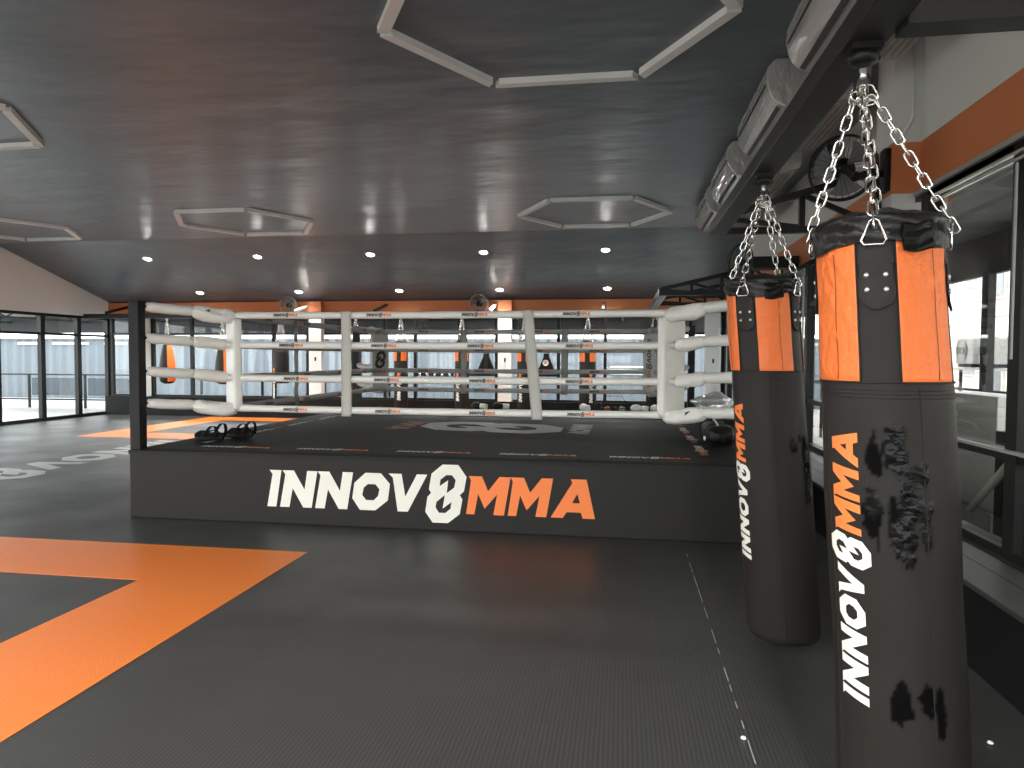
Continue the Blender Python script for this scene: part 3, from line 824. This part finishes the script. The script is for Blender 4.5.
def ell(az, z, a0, z0, ra, rz, nz, sc=1.):
    d = ((az-a0)/ra)**2+((z-z0)/rz)**2
    d += nz*(noise.noise(V3((az*.10*sc, z*18*sc, a0)))+.6*noise.noise(V3((az*.35*sc, z*60*sc, a0+5))))
    return max(0., min(1., (1.-d)*5))
def wear1(az, z):
    g = max(ell(az, z, -121, 1.335, 7.5, .062, .7), ell(az, z, -124, 1.165, 9, .060, 1.1), ell(az, z, -123.5, 1.10, 1.0, .13, .3)*.9, ell(az, z, -119.5, 1.11, .7, .07, .3)*.8,
            ell(az, z, -105, 1.16, 7, .085, .9), ell(az, z, -109, 1.36, 5, .06, 1.2), ell(az, z, -107, .645, 8.5, .062, .8), ell(az, z, -86, .66, 7, .05, .9), ell(az, z, -74, .635, 5.0, .085, .5),
            ell(az, z, -80, 1.14, 5, .07, .6)*.8)
    s = max(ell(az, z, -96, 1.17, 13, .125, 1.2), ell(az, z, -103, 1.36, 11, .06, 1.3), ell(az, z, -80, 1.16, 7, .06, 1.0)*.8, ell(az, z, -85, 1.28, 9, .045, .9), ell(az, z, -124, 1.20, 8, .045, 1.4)*.7)
    return max(g, s), s
def wear2(az, z):
    g = max(ell(az, z, -66, 1.17, 8, .035, 1.), ell(az, z, -52, 1.20, 6, .025, 1.)*.8, ell(az, z, -38, 1.10, 12, .11, .9), ell(az, z, -45, .95, 6, .08, 1.)*.8)
    s = max(ell(az, z, -36, 1.02, 10, .13, 1.2), ell(az, z, -66, 1.17, 6, .025, 1.)*.6)
    return g, s
near_bag((.757,2.44,2.472), (.812,2.44,2.027), (.940,2.44,.10), .190, -112, -148.5, .510, .0968,
         'large black and orange punching bag nearest the camera, with shiny torn patches', wear1, 1.3, -76, 1.11)
near_bag((.755,4.04,2.485), (.752,4.04,2.015), (.907,4.04,.068), .187, -129, -161.5, .50, .096,
         'black and orange punching bag hanging behind the nearest one', wear2, 4.1, -83, 1.077)

# ------------------------------------------------------------------ row of bags at the back windows
def back_bag(x, y, kind, label, zb=.35, r=.165, zt=1.96, txtaz=-60):
    t = empty('hanging_bag', (x, y, zb), label, 'punching bag', 'bags hanging at the back windows')
    if kind == 'tear':
        pr = [(.02,0),(.10,.01),(.17,.05),(.195,.15),(.20,.30),(.185,.5),(.15,.72),(.11,.88),(.06,.98),(.02,1.0)]
        MB().lathe((x,y,.88), [(a*1.0, h*1.06) for a, h in pr], 28).build('body', 'bag_black', t)
        def f(u, v):
            a = -PI/2-.55+u*1.35; hh = .06+.88*v
            i = 0
            while i < len(pr)-2 and pr[i+1][1] < hh: i += 1
            q = (hh-pr[i][1])/(pr[i+1][1]-pr[i][1]); rr = pr[i][0]+(pr[i+1][0]-pr[i][0])*q+.004
            a = -.22+(u-.5)*1.5
            return (x+rr*math.cos(a), y+rr*math.sin(a), .88+hh*1.06)
        b = MB(); b.grid(f, 12, 24); b.build('orange_panel', 'orange_vinyl', t)
        for s in (-1, 1): chain('chain', (x+s*.005,y,2.52), (x+s*.06,y,1.90), t, pitch=.06, w=.034, r=.006, n=5, seg=6)
        MB().lathe((x,y,2.5), [(.03,0),(.03,.05)], 10).build('hook', 'rivet', t)
        return t
    MB().lathe((x,y,zb), [(r*.9,0),(r,.03),(r*1.02,.5),(r,zt-zb-.12),(r*.97,zt-zb-.03),(r*.5,zt-zb+.03),(.02,zt-zb+.045)], 28).build('body', 'bag_black', t)
    if kind == 'orange':
        for k in range(4):
            a0 = math.radians(-90+45+90*k-28); a1 = a0+math.radians(56)
            if k > 1 and k < 2: continue
            def f(u, v, a0=a0, a1=a1):
                a = a0+(a1-a0)*u; return (x+(r+.006)*math.cos(a), y+(r+.006)*math.sin(a), 1.50+.34*v)
            b = MB(); b.grid(f, 8, 4); b.build('orange_panel', 'orange_vinyl', t)
    cap = .085
    ta = math.radians(txtaz); 
    def tf(u, v): return (x+(r+.009)*math.cos(ta-(v-.5)*cap/r), y+(r+.009)*math.sin(ta-(v-.5)*cap/r), .50+u*cap+.05)
    letters(t, INNOV+EIGHT, tf, 'print_white', maxlen=.5); letters(t, MMA, tf, 'print_orange', maxlen=.5)
    for k in range(4):
        a = PI/4+PI/2*k
        chain('chain', (x+.01*math.cos(a),y+.01*math.sin(a),2.5), (x+r*.9*math.cos(a),y+r*.9*math.sin(a),zt-.01), t, pitch=.06, w=.034, r=.005, n=5, seg=6)
    MB().lathe((x,y,2.49), [(.03,0),(.03,.06)], 10).build('hook', 'rivet', t)
    return t
YH = 16.3
back_bag(-11.47, YH, 'tear', 'black teardrop bag with orange side, hanging beside the near left ring post')
back_bag(-9.93, YH, 'tear', 'black teardrop bag with orange side, hanging half behind the left corner pad')
back_bag(-8.37, YH, 'plain', 'plain black hanging bag with small lettering, left of the second white column', r=.19, zb=.93, zt=1.78, txtaz=-128)
back_bag(-6.42, YH, 'plain', 'plain black hanging bag just right of the left rope tie', r=.14, zb=.35, zt=1.9)
back_bag(-5.28, YH, 'orange', 'black bag with orange top at the back, just right of the grey corner pad', txtaz=-90)
back_bag(-3.77, YH, 'orange', 'black bag with orange top at the back, left of the first black wedge pad', txtaz=-115)
back_bag(-2.27, YH, 'orange', 'black bag with orange top at the back, behind the right rope tie', txtaz=-115)
back_bag(-.79, YH, 'orange', 'black bag with orange top at the back, rightmost of those in the row', txtaz=-62, r=.19)
back_bag(.62, 13.6, 'plain', 'black hanging bag hidden behind the far right corner pad', zb=.6)

def wedge(x, label, emblem):
    t = empty('wedge_pad', (x, 17.12, 1.2), label, 'pad', 'black wedge pads at the back windows')
    def out(z):
        f = (z-1.19)/.5; return .085+(.80-f)/.80*.215 if f < .80 else .075
    zs_ = [1.19+.5*k/14 for k in range(15)]
    poly = [(x-out(z)*.8, z) for z in zs_]+[(x+out(z)*.8, z) for z in reversed(zs_)]
    b = MB().prism(poly, 'y', 16.98, 17.14); b.build('pad_body', 'rubber_fabric', t)
    if emblem:
        MB().lathe((x-.01,16.98,1.46), [(.075,0),(.075,.006),(.055,.006),(.055,.004),(.001,.004)], 24, (0,-1,0)).build('badge', 'print_dull', t, label='round pale badge')
        MB().lathe((x-.01,16.975,1.46), [(.03,0),(.001,.006)], 6, (0,-1,0)).build('badge_centre', 'print_orange', t)
    else:
        MB().box(x-.045, x+.045, 16.965, 16.98, 1.19, 1.66).build('centre_strap', 'strap', t)
    MB().tube([(x-.05,17.1,1.66),(x-.04,17.14,1.71),(x+.04,17.14,1.71),(x+.05,17.1,1.66)], .01, 6).build('hanging_loop', 'rubber_fabric', t)
wedge(-3.33, 'black wedge-shaped pad with a centre strap, left of the third white column', False)
wedge(-1.83, 'black wedge-shaped pad with a round pale badge, behind the right rope tie', True)

# dumbbell rack behind the ring
dr = empty('dumbbell_rack', (-4.55, 16.75, .5), 'black dumbbell rack in front of the back window', 'rack')
b = MB()
for x in (-5.05, -4.05): b.bar((x,16.75,.50),(x,16.75,1.12), .05, .05)
b.build('upright', 'black_metal', dr)
MB().box(-5.1, -4.0, 16.66, 16.84, 1.08, 1.11).build('shelf', 'black_metal', dr)
for k in range(5):
    x = -4.94+.19*k; d_ = empty('dumbbell', (x, 16.75, 1.112), 'black dumbbell on the rack, %s' % ['leftmost','second from left','middle','second from right','rightmost'][k], 'dumbbell', 'dumbbells on the rack')
    MB().tube([(x-.08,16.75,1.17),(x+.08,16.75,1.17)], .014, 8).build('handle', 'chrome', d_)
    for s in (-1, 1): MB().lathe((x+s*.045,16.75,1.17), [(.045,0),(.058,.005),(.058,.036),(.045,.041)], 8, (s,0,0)).build('weight_head', 'black_metal', d_)

# ------------------------------------------------------------------ things on the ring floor
def sandal(c, yaw, label):
    c = V3(c); t = empty('sandal', c, label, 'sandal', 'black sandals on the ring corner')
    R = Matrix.Rotation(yaw, 3, 'Z')
    def L(x, y, z): return c+R @ V3((x*1.55, y*1.35, z*1.15))
    n = 28; poly = []
    for k in range(n):
        th = 2*PI*k/n; yy_ = math.cos(th)*.145; w = .048*(1+.18*math.cos(th))
        poly.append((math.sin(th)*w, yy_))
    b = MB()
    lay = [(0, .94), (.014, 1.), (.050, 1.03), (.068, .93)]
    rings = [[b.b.verts.new(L(px*s, py*s, z+.008*max(0, -py/.145))) for px, py in poly] for z, s in lay]
    for A, B in zip(rings, rings[1:]):
        for k in range(n): b.b.faces.new((A[k], A[(k+1) % n], B[(k+1) % n], B[k])).smooth = True
    b.b.faces.new(rings[0][::-1]); b.b.faces.new(rings[-1]); b.build('sole', 'sandal', t)
    def strap(y0, hgt, w, tilt=0., name='strap'):
        def f(u, v):
            th = PI*u; return L(math.cos(th)*.052, y0+(v-.5)*w+tilt*math.sin(th), .035+hgt*math.sin(th))
        b = MB(); b.grid(f, 18, 3); bmesh.ops.solidify(b.b, geom=b.b.faces[:], thickness=.026); b.build(name, 'rubber_fabric', t)
    strap(.065, .055, .055); strap(-.01, .100, .036, -.02)
    strap(-.10, .130, .034, -.035, 'heel_strap')
    MB().tube([L(-.035,.06,.075),L(-.045,0,.09),L(-.05,-.09,.05)], .008, 6).tube([L(.035,.06,.075),L(.045,0,.09),L(.05,-.09,.05)], .008, 6).build('side_strap', 'rubber_fabric', t)
sandal((-4.42, 6.98, RZ+.004), 1.35, 'black strappy sandal on the ring corner, the left and nearer one')
sandal((-4.22, 7.26, RZ+.008), 1.2, 'black strappy sandal on the ring corner, the right and farther one')

def blob(name, c, rx, ry, rz, m, label, cat, seed=0, amp=.35, parts=None, n=2.2):
    t = empty(name, (c[0], c[1], c[2]), label, cat)
    def f(u, v):
        th = 2*PI*u; ph = PI*v; d = V3((math.cos(th)*math.sin(ph), math.sin(th)*math.sin(ph), math.cos(ph)))
        k = 1+amp*noise.noise(d*n+V3((seed, 0, 0)))
        return (c[0]+d.x*rx*k, c[1]+d.y*ry*k, max(c[2], c[2]+rz+d.z*rz*k))
    b = MB(); b.grid(f, 28, 18, closeu=True); b.build('body', m, t)
    return t
def glove(x, y, z, yaw, m, cuffm, label):
    t = empty('boxing_glove', (x, y, z), label, 'boxing glove', 'boxing gloves at the far edge of the ring')
    R = Matrix.Rotation(yaw, 3, 'Z'); c = V3((x, y, z))
    def f(u, v):
        th = 2*PI*u; ph = PI*v; d = V3((math.cos(th)*math.sin(ph)*.07, math.cos(ph)*.10, math.sin(th)*math.sin(ph)*.065))
        return c+R @ (d+V3((0,.04,.07)))
    b = MB(); b.grid(f, 20, 12, closeu=True); b.build('fist', m, t)
    b = MB(); b.tube([c+R @ V3((0,-.05,.065)), c+R @ V3((0,-.16,.06))], .05, 14); b.build('cuff', cuffm, t)
    b = MB(); b.tube([c+R @ V3((.05,-.03,.08)), c+R @ V3((.085,.03,.085)), c+R @ V3((.07,.09,.08))], lambda q: .028*(1-.3*q), 10); b.build('thumb', m, t)
ZE = RZ+.004
glove(-2.45, 11.86, ZE, 1.2, 'bag_black', 'print_white', 'black boxing glove with white cuff on the far ring edge, leftmost')
glove(-2.08, 11.90, ZE, 1.9, 'bag_black', 'print_white', 'black boxing glove with white cuff, second from left by the right rope tie')
glove(-.62, 11.88, ZE, .4, 'vinyl_white', 'vinyl_white', 'white boxing glove standing just right of the right rope tie')
glove(.28, 11.86, ZE, 1.6, 'vinyl_white', 'vinyl_white', 'white boxing glove on the far ring edge, left one of the pair near the right')
glove(.60, 11.88, ZE, 1.3, 'vinyl_white', 'vinyl_white', 'white boxing glove on the far ring edge, right one of the pair')
bk = empty('wire_basket', (-.12, 11.86, ZE), 'dark wire basket with small orange and grey gear on far ring edge', 'basket')
b = MB()
for hh in (.005, .07, .14):
    s = 1+hh; b.tube([(-.12-.2*s,11.78,ZE+hh),(-.12+.2*s,11.78,ZE+hh),(-.12+.2*s,11.95,ZE+hh),(-.12-.2*s,11.95,ZE+hh)], .005, 5, closed=True)
for k in range(11):
    x = -.32+.04*k; b.tube([(x,11.78,ZE),(x+(x+.12)*.14,11.78,ZE+.14)], .003, 4); b.tube([(x,11.95,ZE),(x+(x+.12)*.14,11.95,ZE+.14)], .003, 4)
b.tube([(-.32,11.86,ZE+.14),(-.25,11.86,ZE+.27),(.0,11.86,ZE+.27),(.09,11.86,ZE+.14)], .006, 6)
b.build('wire_frame', 'black_metal', bk)
for k in range(3):
    o_ = blob('rolled_wrap', (-.24+.12*k, 11.87, ZE+.005), .055, .06, .045, ['print_dullorange','bag_black','pad_grey'][k], ['orange rolled hand wrap in the wire basket','black rolled hand wrap in the wire basket','grey rolled hand wrap in the wire basket'][k], 'hand wrap', k)

# bench beside the ring with a foil bag, and a black kit bag on the canvas edge
bn = empty('bench', (1.42, 11.3, 0), 'low black bench standing beside the far right corner of the ring', 'bench')
MB().box(1.24, 1.66, 10.6, 11.9, .62, .68).bevel(.01).build('seat', 'rubber_fabric', bn)
for x in (1.28, 1.62):
    for y in (10.68, 11.82): MB().box(x-.02, x+.02, y-.02, y+.02, 0, .62).build('leg', 'black_metal', bn)
fb = empty('foil_bag', (1.40, 11.2, .68), 'crumpled silver foil bag beside the right corner pad', 'bag')
def ff(u, v):
    th = 2*PI*u; k = (1-.9*abs(2*v-1)**3)
    q = noise.noise(V3((math.cos(th)*1.6, math.sin(th)*1.6, v*4)))
    rr = (.27+.15*q)*max(.06, k)
    return (1.40+rr*math.cos(th)*1.0, 11.2+rr*math.sin(th)*.6, .682+.40*v+.03*q*v)
b = MB(); b.grid(ff, 26, 14, closeu=True); b.build('foil', 'silver_foil', fb)
for p in fb.children[0].data.polygons: p.use_smooth = False
fb2 = empty('towel', (1.5, 10.78, .68), 'white crumpled towel hanging over the black bench', 'towel')
def f2(u, v):
    x = 1.26+.34*u; y = 10.66+.28*v
    return (x, y, .70+.05*noise.noise(V3((u*3, v*3, 5)))+.05)
b = MB(); b.grid(f2, 16, 14); bmesh.ops.solidify(b.b, geom=b.b.faces[:], thickness=.04); b.build('cloth', 'vinyl_white', fb2)
kb = empty('kit_bag', (1.02, 7.9, RZ), 'black kit bag with a metal buckle on the right edge of the canvas', 'bag')
def kf(u, v):
    th = 2*PI*u; cs, sn = math.cos(th), math.sin(th)
    X = math.copysign(abs(cs)**.6, cs)*.14; Z = math.copysign(abs(sn)**.6, sn)*.10
    e = math.sqrt(max(.03, 1-(2*v-1)**8)); w = .01*noise.noise(V3((cs*2, sn*2, v*5)))
    return (1.03+X*e+w, 7.45+.85*v, RZ+.108+Z*e+w)
b = MB(); G = b.grid(kf, 28, 24, closeu=True); b.b.faces.new([g[0] for g in G]); b.b.faces.new([g[-1] for g in G]); b.build('body', 'bag_collar', kb)
for y in (7.62, 8.1):
    b = MB(); b.tube([(1.03+.152*math.copysign(abs(math.cos(a))**.6, math.cos(a)), y, RZ+.112+.112*math.copysign(abs(math.sin(a))**.6, math.sin(a))) for a in [2*PI*j/24+.01 for j in range(24)]], .008, 6, closed=True)
    b.build('strap', 'strap', kb)
MB().box(.86, .885, 7.59, 7.65, RZ+.05, RZ+.10).bevel(.004).build('buckle', 'chrome', kb, label='shiny metal buckle')
MB().tube([(1.0,7.60,RZ+.215),(.98,7.75,RZ+.27),(1.0,8.0,RZ+.28),(1.02,8.1,RZ+.22)], .010, 8).build('handle', 'vinyl_white', kb, label='pale handle')

# crumbs of lint on the floor
for (x, y) in ((1.53, 3.13), (.52, 3.0)):
    b = MB(); b.lathe((x, y, .002), [(.004,0),(.013,.002),(.010,.008),(.002,.011)], 7)
    setp(b.build('lint', 'speck'), 'tiny white scrap lying on the floor %s' % ('to the right of the nearest punching bag' if x > 1 else 'left of the nearest punching bag'), 'scrap')

# ================================================================== OUTSIDE
MBg = MB().box(-60, 40, -40, 70, -.30, -.125); g_ = MBg.build('ground', 'ground'); g_['kind'] = 'structure'
ow = empty('corrugated_building', (-12, 25.2, -.12), 'blue-grey corrugated metal building across the terrace behind the back windows', 'building')
b = MB()
N = 760
def cw(u, v):
    x = -42+50*u; return (x, 25.0+.03*math.sin(u*N*1.0), -.12+2.37*v)
b.grid(cw, 1500, 1); b.build('corrugated_wall', 'corrugated', ow)
MB().box(-42, 8, 25.04, 31, -.12, 2.22).build('core', 'outside_grey', ow)
MB().box(-42, 8, 24.9, 31.1, 2.25, 2.30).build('roof_edge', 'pale_building', ow)
b = MB()
for x, w in ((-24.2,1.2),(-22.6,1.6),(-20.3,1.0),(-17.8,1.3),(-2.2,1.6),(-.2,1.0),(-9.5,1.2)):
    b.box(x, x+w, 24.94, 24.97, 2.02, 2.12)
b.build('white_strip', 'pale_building', ow, label='short white strips under the roof edge')
b = MB()
for k in range(3): b.box(-.4+.0*k, 1.0, 24.93, 24.97, 1.0+.12*k, 1.06+.12*k)
b.build('vent_panel', 'pale_building', ow)
cp = empty('terrace_canopy', (-12, 19.4, 3.1), 'dark steel canopy over the terrace, seen through the upper panes', 'canopy')
MB().box(-32, 3.2, 17.45, 21.5, 3.12, 3.18).build('roof_sheet', 'outside_roof', cp)
MB().box(-32, 3.2, 21.42, 21.5, 2.36, 3.12).build('front_board', 'outside_roof', cp)
b = MB()
for yy in (18.4, 19.6, 20.8): b.bar((-32,yy,2.95),(3.2,yy,2.95), .08, .12)
b.build('purlin', 'outside_grey', cp)
for k in range(12):
    x = -30+3*k; b = MB(); b.bar((x,17.5,3.05),(x,21.4,3.05), .07, .07); b.bar((x,17.5,2.72),(x,21.4,2.72), .06, .06)
    for j in range(6): b.bar((x,17.5+.65*j,2.72 if j % 2 else 3.05),(x,18.15+.65*j,3.05 if j % 2 else 2.72), .04, .04)
    b.build('rafter_truss', 'outside_roof', cp)
rl = empty('terrace_railing', (-15, 20.2, -.12), 'black metal railing along the terrace outside the windows', 'railing')
MB().bar((-32,20.2,.97),(3,20.2,.97), .05, .045).build('top_rail', 'black_metal', rl)
MB().bar((-32,20.2,.16),(3,20.2,.16), .05, .045).build('bottom_rail', 'black_metal', rl)
for k in range(17):
    x = -31.5+2.05*k; MB().bar((x,20.2,-.12),(x,20.2,.97), .06, .06).build('post', 'black_metal', rl)
M['rail_panel'] = glass('smoked_panel', (.62, .64, .66), 1.3)
for k in range(16):
    if k in (2, 3, 4, 6, 7): MB().box(-31.4+2.05*k, -29.55+2.05*k, 20.195, 20.205, .3, .86).build('infill_panel', 'rail_panel', rl)
# right-hand side: canopy, post, pale houses, outdoor units
cr = empty('side_canopy', (3.3, 4, 2.9), 'dark canopy outside the right-hand windows', 'canopy')
MB().box(2.45, 4.08, -6, 17.2, 2.98, 3.04).build('roof_sheet', 'outside_roof', cr)
MB().box(4.0, 4.08, -6, 17.2, 2.54, 2.98).build('front_board', 'outside_roof', cr)
for y in (1.5, 4.9, 8.35, 12.0, 15.6):
    MB().box(3.95, 4.03, y+.06, y+.20, -.12, 2.56).build('post', 'frame', cr)
sr = empty('side_railing', (4.3, 5, -.12), 'dark railing outside the right-hand windows', 'railing')
for z, hh in ((1.22, .03), (1.08, .09)): MB().bar((4.3,-6,z),(4.3,17,z), .04, hh).build('rail', 'frame', sr)
for k in range(9): MB().bar((4.3,-5.5+2.7*k,-.12),(4.3,-5.5+2.7*k,1.2), .05, .05).build('baluster', 'frame', sr)
def house(x0, x1, y0, y1, h, label, nx, nz, z0=1.0):
    t = empty('house', ((x0+x1)/2, (y0+y1)/2, -.12), label, 'building')
    MB().box(x0, x1, y0, y1, -.12, h).build('wall', 'pale_building', t)
    MB().box(x0-.2, x1+.2, y0-.2, y1+.2, h, h+.25).build('roof', 'outside_grey', t)
    for i in range(nx):
        for k in range(nz):
            y = y0+(y1-y0)*(i+.5)/nx; z = z0+2.9*k
            f = MB().box(x0-.06, x0-.01, y-.55, y+.55, z, z+1.5).build('window', 'print_dull', t)
            MB().box(x0-.075, x0-.05, y-.47, y-.03, z+.08, z+1.42).box(x0-.075, x0-.05, y+.03, y+.47, z+.08, z+1.42).build('pane', 'outside_glass', f)
            x = x0+(x1-x0)*(i+.5)/nx
            f = MB().box(x-.55, x+.55, y0-.06, y0-.01, z, z+1.5).build('window', 'print_dull', t)
            MB().box(x-.47, x-.03, y0-.075, y0-.05, z+.08, z+1.42).box(x+.03, x+.47, y0-.075, y0-.05, z+.08, z+1.42).build('pane', 'outside_glass', f)
    for z in [k*.8+.4 for k in range(int(h/.8))]:
        MB().box(x0-.03, x1, y0-.03, y0, z, z+.03).box(x0-.03, x0, y0, y1, z, z+.03).build('cladding_line', 'pad_grey', t)
house(10.5, 16, 14, 23, 7.5, 'pale clad house with tall windows seen through the right window', 4, 2, .4)
house(12.0, 19, 25, 34, 8.5, 'taller pale house farther off, left of the outdoor post', 3, 3)
house(11.5, 17, 2, 10, 6.0, 'pale house at the right edge outside', 3, 2)
def outunit(x, y, z, label):
    t = empty('outdoor_unit', (x, y, z), label, 'air conditioner')
    MB().box(x-.16, x+.16, y-.42, y+.42, z+.05, z+.65).bevel(.02).build('case', 'outside_grey', t)
    b = MB()
    for rr in (.08, .15, .22, .27): b.tube([(x-.17, y+.1+rr*math.cos(2*PI*k/20), z+.35+rr*math.sin(2*PI*k/20)) for k in range(20)], .006, 4, closed=True)
    b.build('fan_guard', 'black_metal', t)
    for s in (-.3, .3): MB().box(x-.15, x+.15, y+s-.03, y+s+.03, z-.03, z+.05).build('foot', 'black_metal', t)
outunit(8.0, 16.6, 1.44, 'grey outdoor air conditioning unit, left of the outdoor post')
outunit(8.0, 17.7, 1.44, 'grey outdoor air conditioning unit beside the nearest bag, leftmost outside')
st = empty('unit_stand', (8.0, 16, -.12), 'steel stand with diagonal struts carrying the outdoor units', 'stand')
MB().box(7.8, 8.2, 13.6, 18.4, 1.35, 1.40).build('platform', 'outside_grey', st)
for y in (13.8, 16.0, 18.2): MB().bar((8.0,y,-.12),(8.0,y,1.35), .06, .06).build('leg', 'black_metal', st)
MB().bar((7.9,14.0,.75),(7.9,15.3,1.36), .06, .06).build('strut', 'black_metal', st)
outunit(8.0, 14.6, 1.44, 'grey outdoor unit, right of the outdoor post')
# power pole with cables
pp = empty('utility_pole', (9, 16.8, -.12), 'utility pole with insulators outside the right window', 'pole')
MB().tube([(9,16.8,-.12),(9,16.8,6.5)], .09, 10).build('pole', 'pad_grey', pp)
for k in range(5):
    MB().lathe((8.75,16.4,2.0+.42*k), [(.04,0),(.10,.05),(.05,.09),(.10,.14),(.04,.18)], 12).build('insulator', 'black_metal', pp)
b = MB()
for k in range(4):
    b.tube([(8.75, 16.4-3*j, 2.1+.42*k+.05*(j-2.5)**2-.3) for j in range(7)], .02, 5)
b.build('cable', 'black_metal', pp)
# pale cabinet and white bent strut just outside the glass
cb = empty('outdoor_cabinet', (3.3, 6.6, -.12), 'flat pale grey cabinet standing outside the right window', 'cabinet')
MB().box(3.15, 3.5, 6.5, 7.6, .28, 1.28).bevel(.01).build('case', 'hex', cb)
MB().box(3.1, 3.55, 6.45, 7.65, -.12, .28).build('base', 'outside_grey', cb)
ws = empty('bent_pipe', (2.75, 5.0, .45), 'bent white pipe leaning outside the right window beside the nearest bag', 'pipe')
MB().tube([(2.62,5.75,.46),(2.70,4.98,1.20),(2.72,4.95,1.225),(2.75,4.72,1.225)], .028, 10).build('pipe', 'print_white', ws)
tb = empty('outdoor_counter', (3.3, 4, -.12), 'dark counter with tangled pale cables outside the right window', 'counter')
MB().box(3.0, 3.6, 1.0, 6.2, -.12, 1.02).build('body', 'frame', tb)
b = MB()
for k in range(4):
    b.tube([(3.0+.1*math.sin(j*1.3+k), 4.6+.13*j, 1.05+.05*abs(math.sin(j*.9+k))) for j in range(9)], .012, 6)
b.build('cable_tangle', 'pad_grey', tb)

# ================================================================== LIGHT, SKY, CAMERA
w = bpy.data.worlds.new('overcast_sky'); S.world = w; w.use_nodes = True
nt = w.node_tree; bg = nt.nodes['Background']
tc = nt.nodes.new('ShaderNodeTexCoord'); sp = nt.nodes.new('ShaderNodeSeparateXYZ'); nt.links.new(tc.outputs['Generated'], sp.inputs['Vector'])
cr_ = nt.nodes.new('ShaderNodeValToRGB'); cr_.color_ramp.elements[0].position = .48; cr_.color_ramp.elements[0].color = (.85, .87, .88, 1)
cr_.color_ramp.elements[1].position = 1; cr_.color_ramp.elements[1].color = (.95, .98, 1, 1)
nt.links.new(sp.outputs['Z'], cr_.inputs['Fac']); nt.links.new(cr_.outputs['Color'], bg.inputs['Color'])
bg.inputs['Strength'].default_value = 2.0
def portal(loc, to, sx, sy):
    l = bpy.data.lights.new('window_portal', 'AREA'); l.shape = 'RECTANGLE'; l.size = sx; l.size_y = sy; l.cycles.is_portal = True
    o = bpy.data.objects.new('window_portal', l); COL.objects.link(o); o.location = loc
    o.rotation_euler = V3(to).to_track_quat('-Z', 'Z').to_euler()
portal((XL-.2, 6.1, 1.35), (1,0,0), 22, 2.6)
portal((-5.7, YB+.2, 1.6), (0,-1,0), 16.2, 2.2)
portal((XRF+.2, 6, 1.65), (-1,0,0), 22, 2.4)
portal((-5.7, YR-.25, 1.45), (0,1,0), 16, 2.8)

cam = bpy.data.cameras.new('camera'); co = bpy.data.objects.new('camera', cam); COL.objects.link(co)
cam.sensor_width = 36; cam.lens = 700/1024*36; cam.clip_start = .05; cam.clip_end = 300
R = Matrix(((0.987843320, -0.010269213, 0.155113244), (0.155391650, 0.037244833, -0.987150575), (0.004360093, 0.999253404, 0.038387808)))
co.matrix_world = Matrix.Translation((0, 0, 1.6)) @ R.to_4x4()
S.camera = co
S.view_settings.view_transform = 'Standard'; S.view_settings.look = 'None'
S.view_settings.gamma = 1; S.view_settings.use_curve_mapping = False
S.view_settings.exposure = 2.15
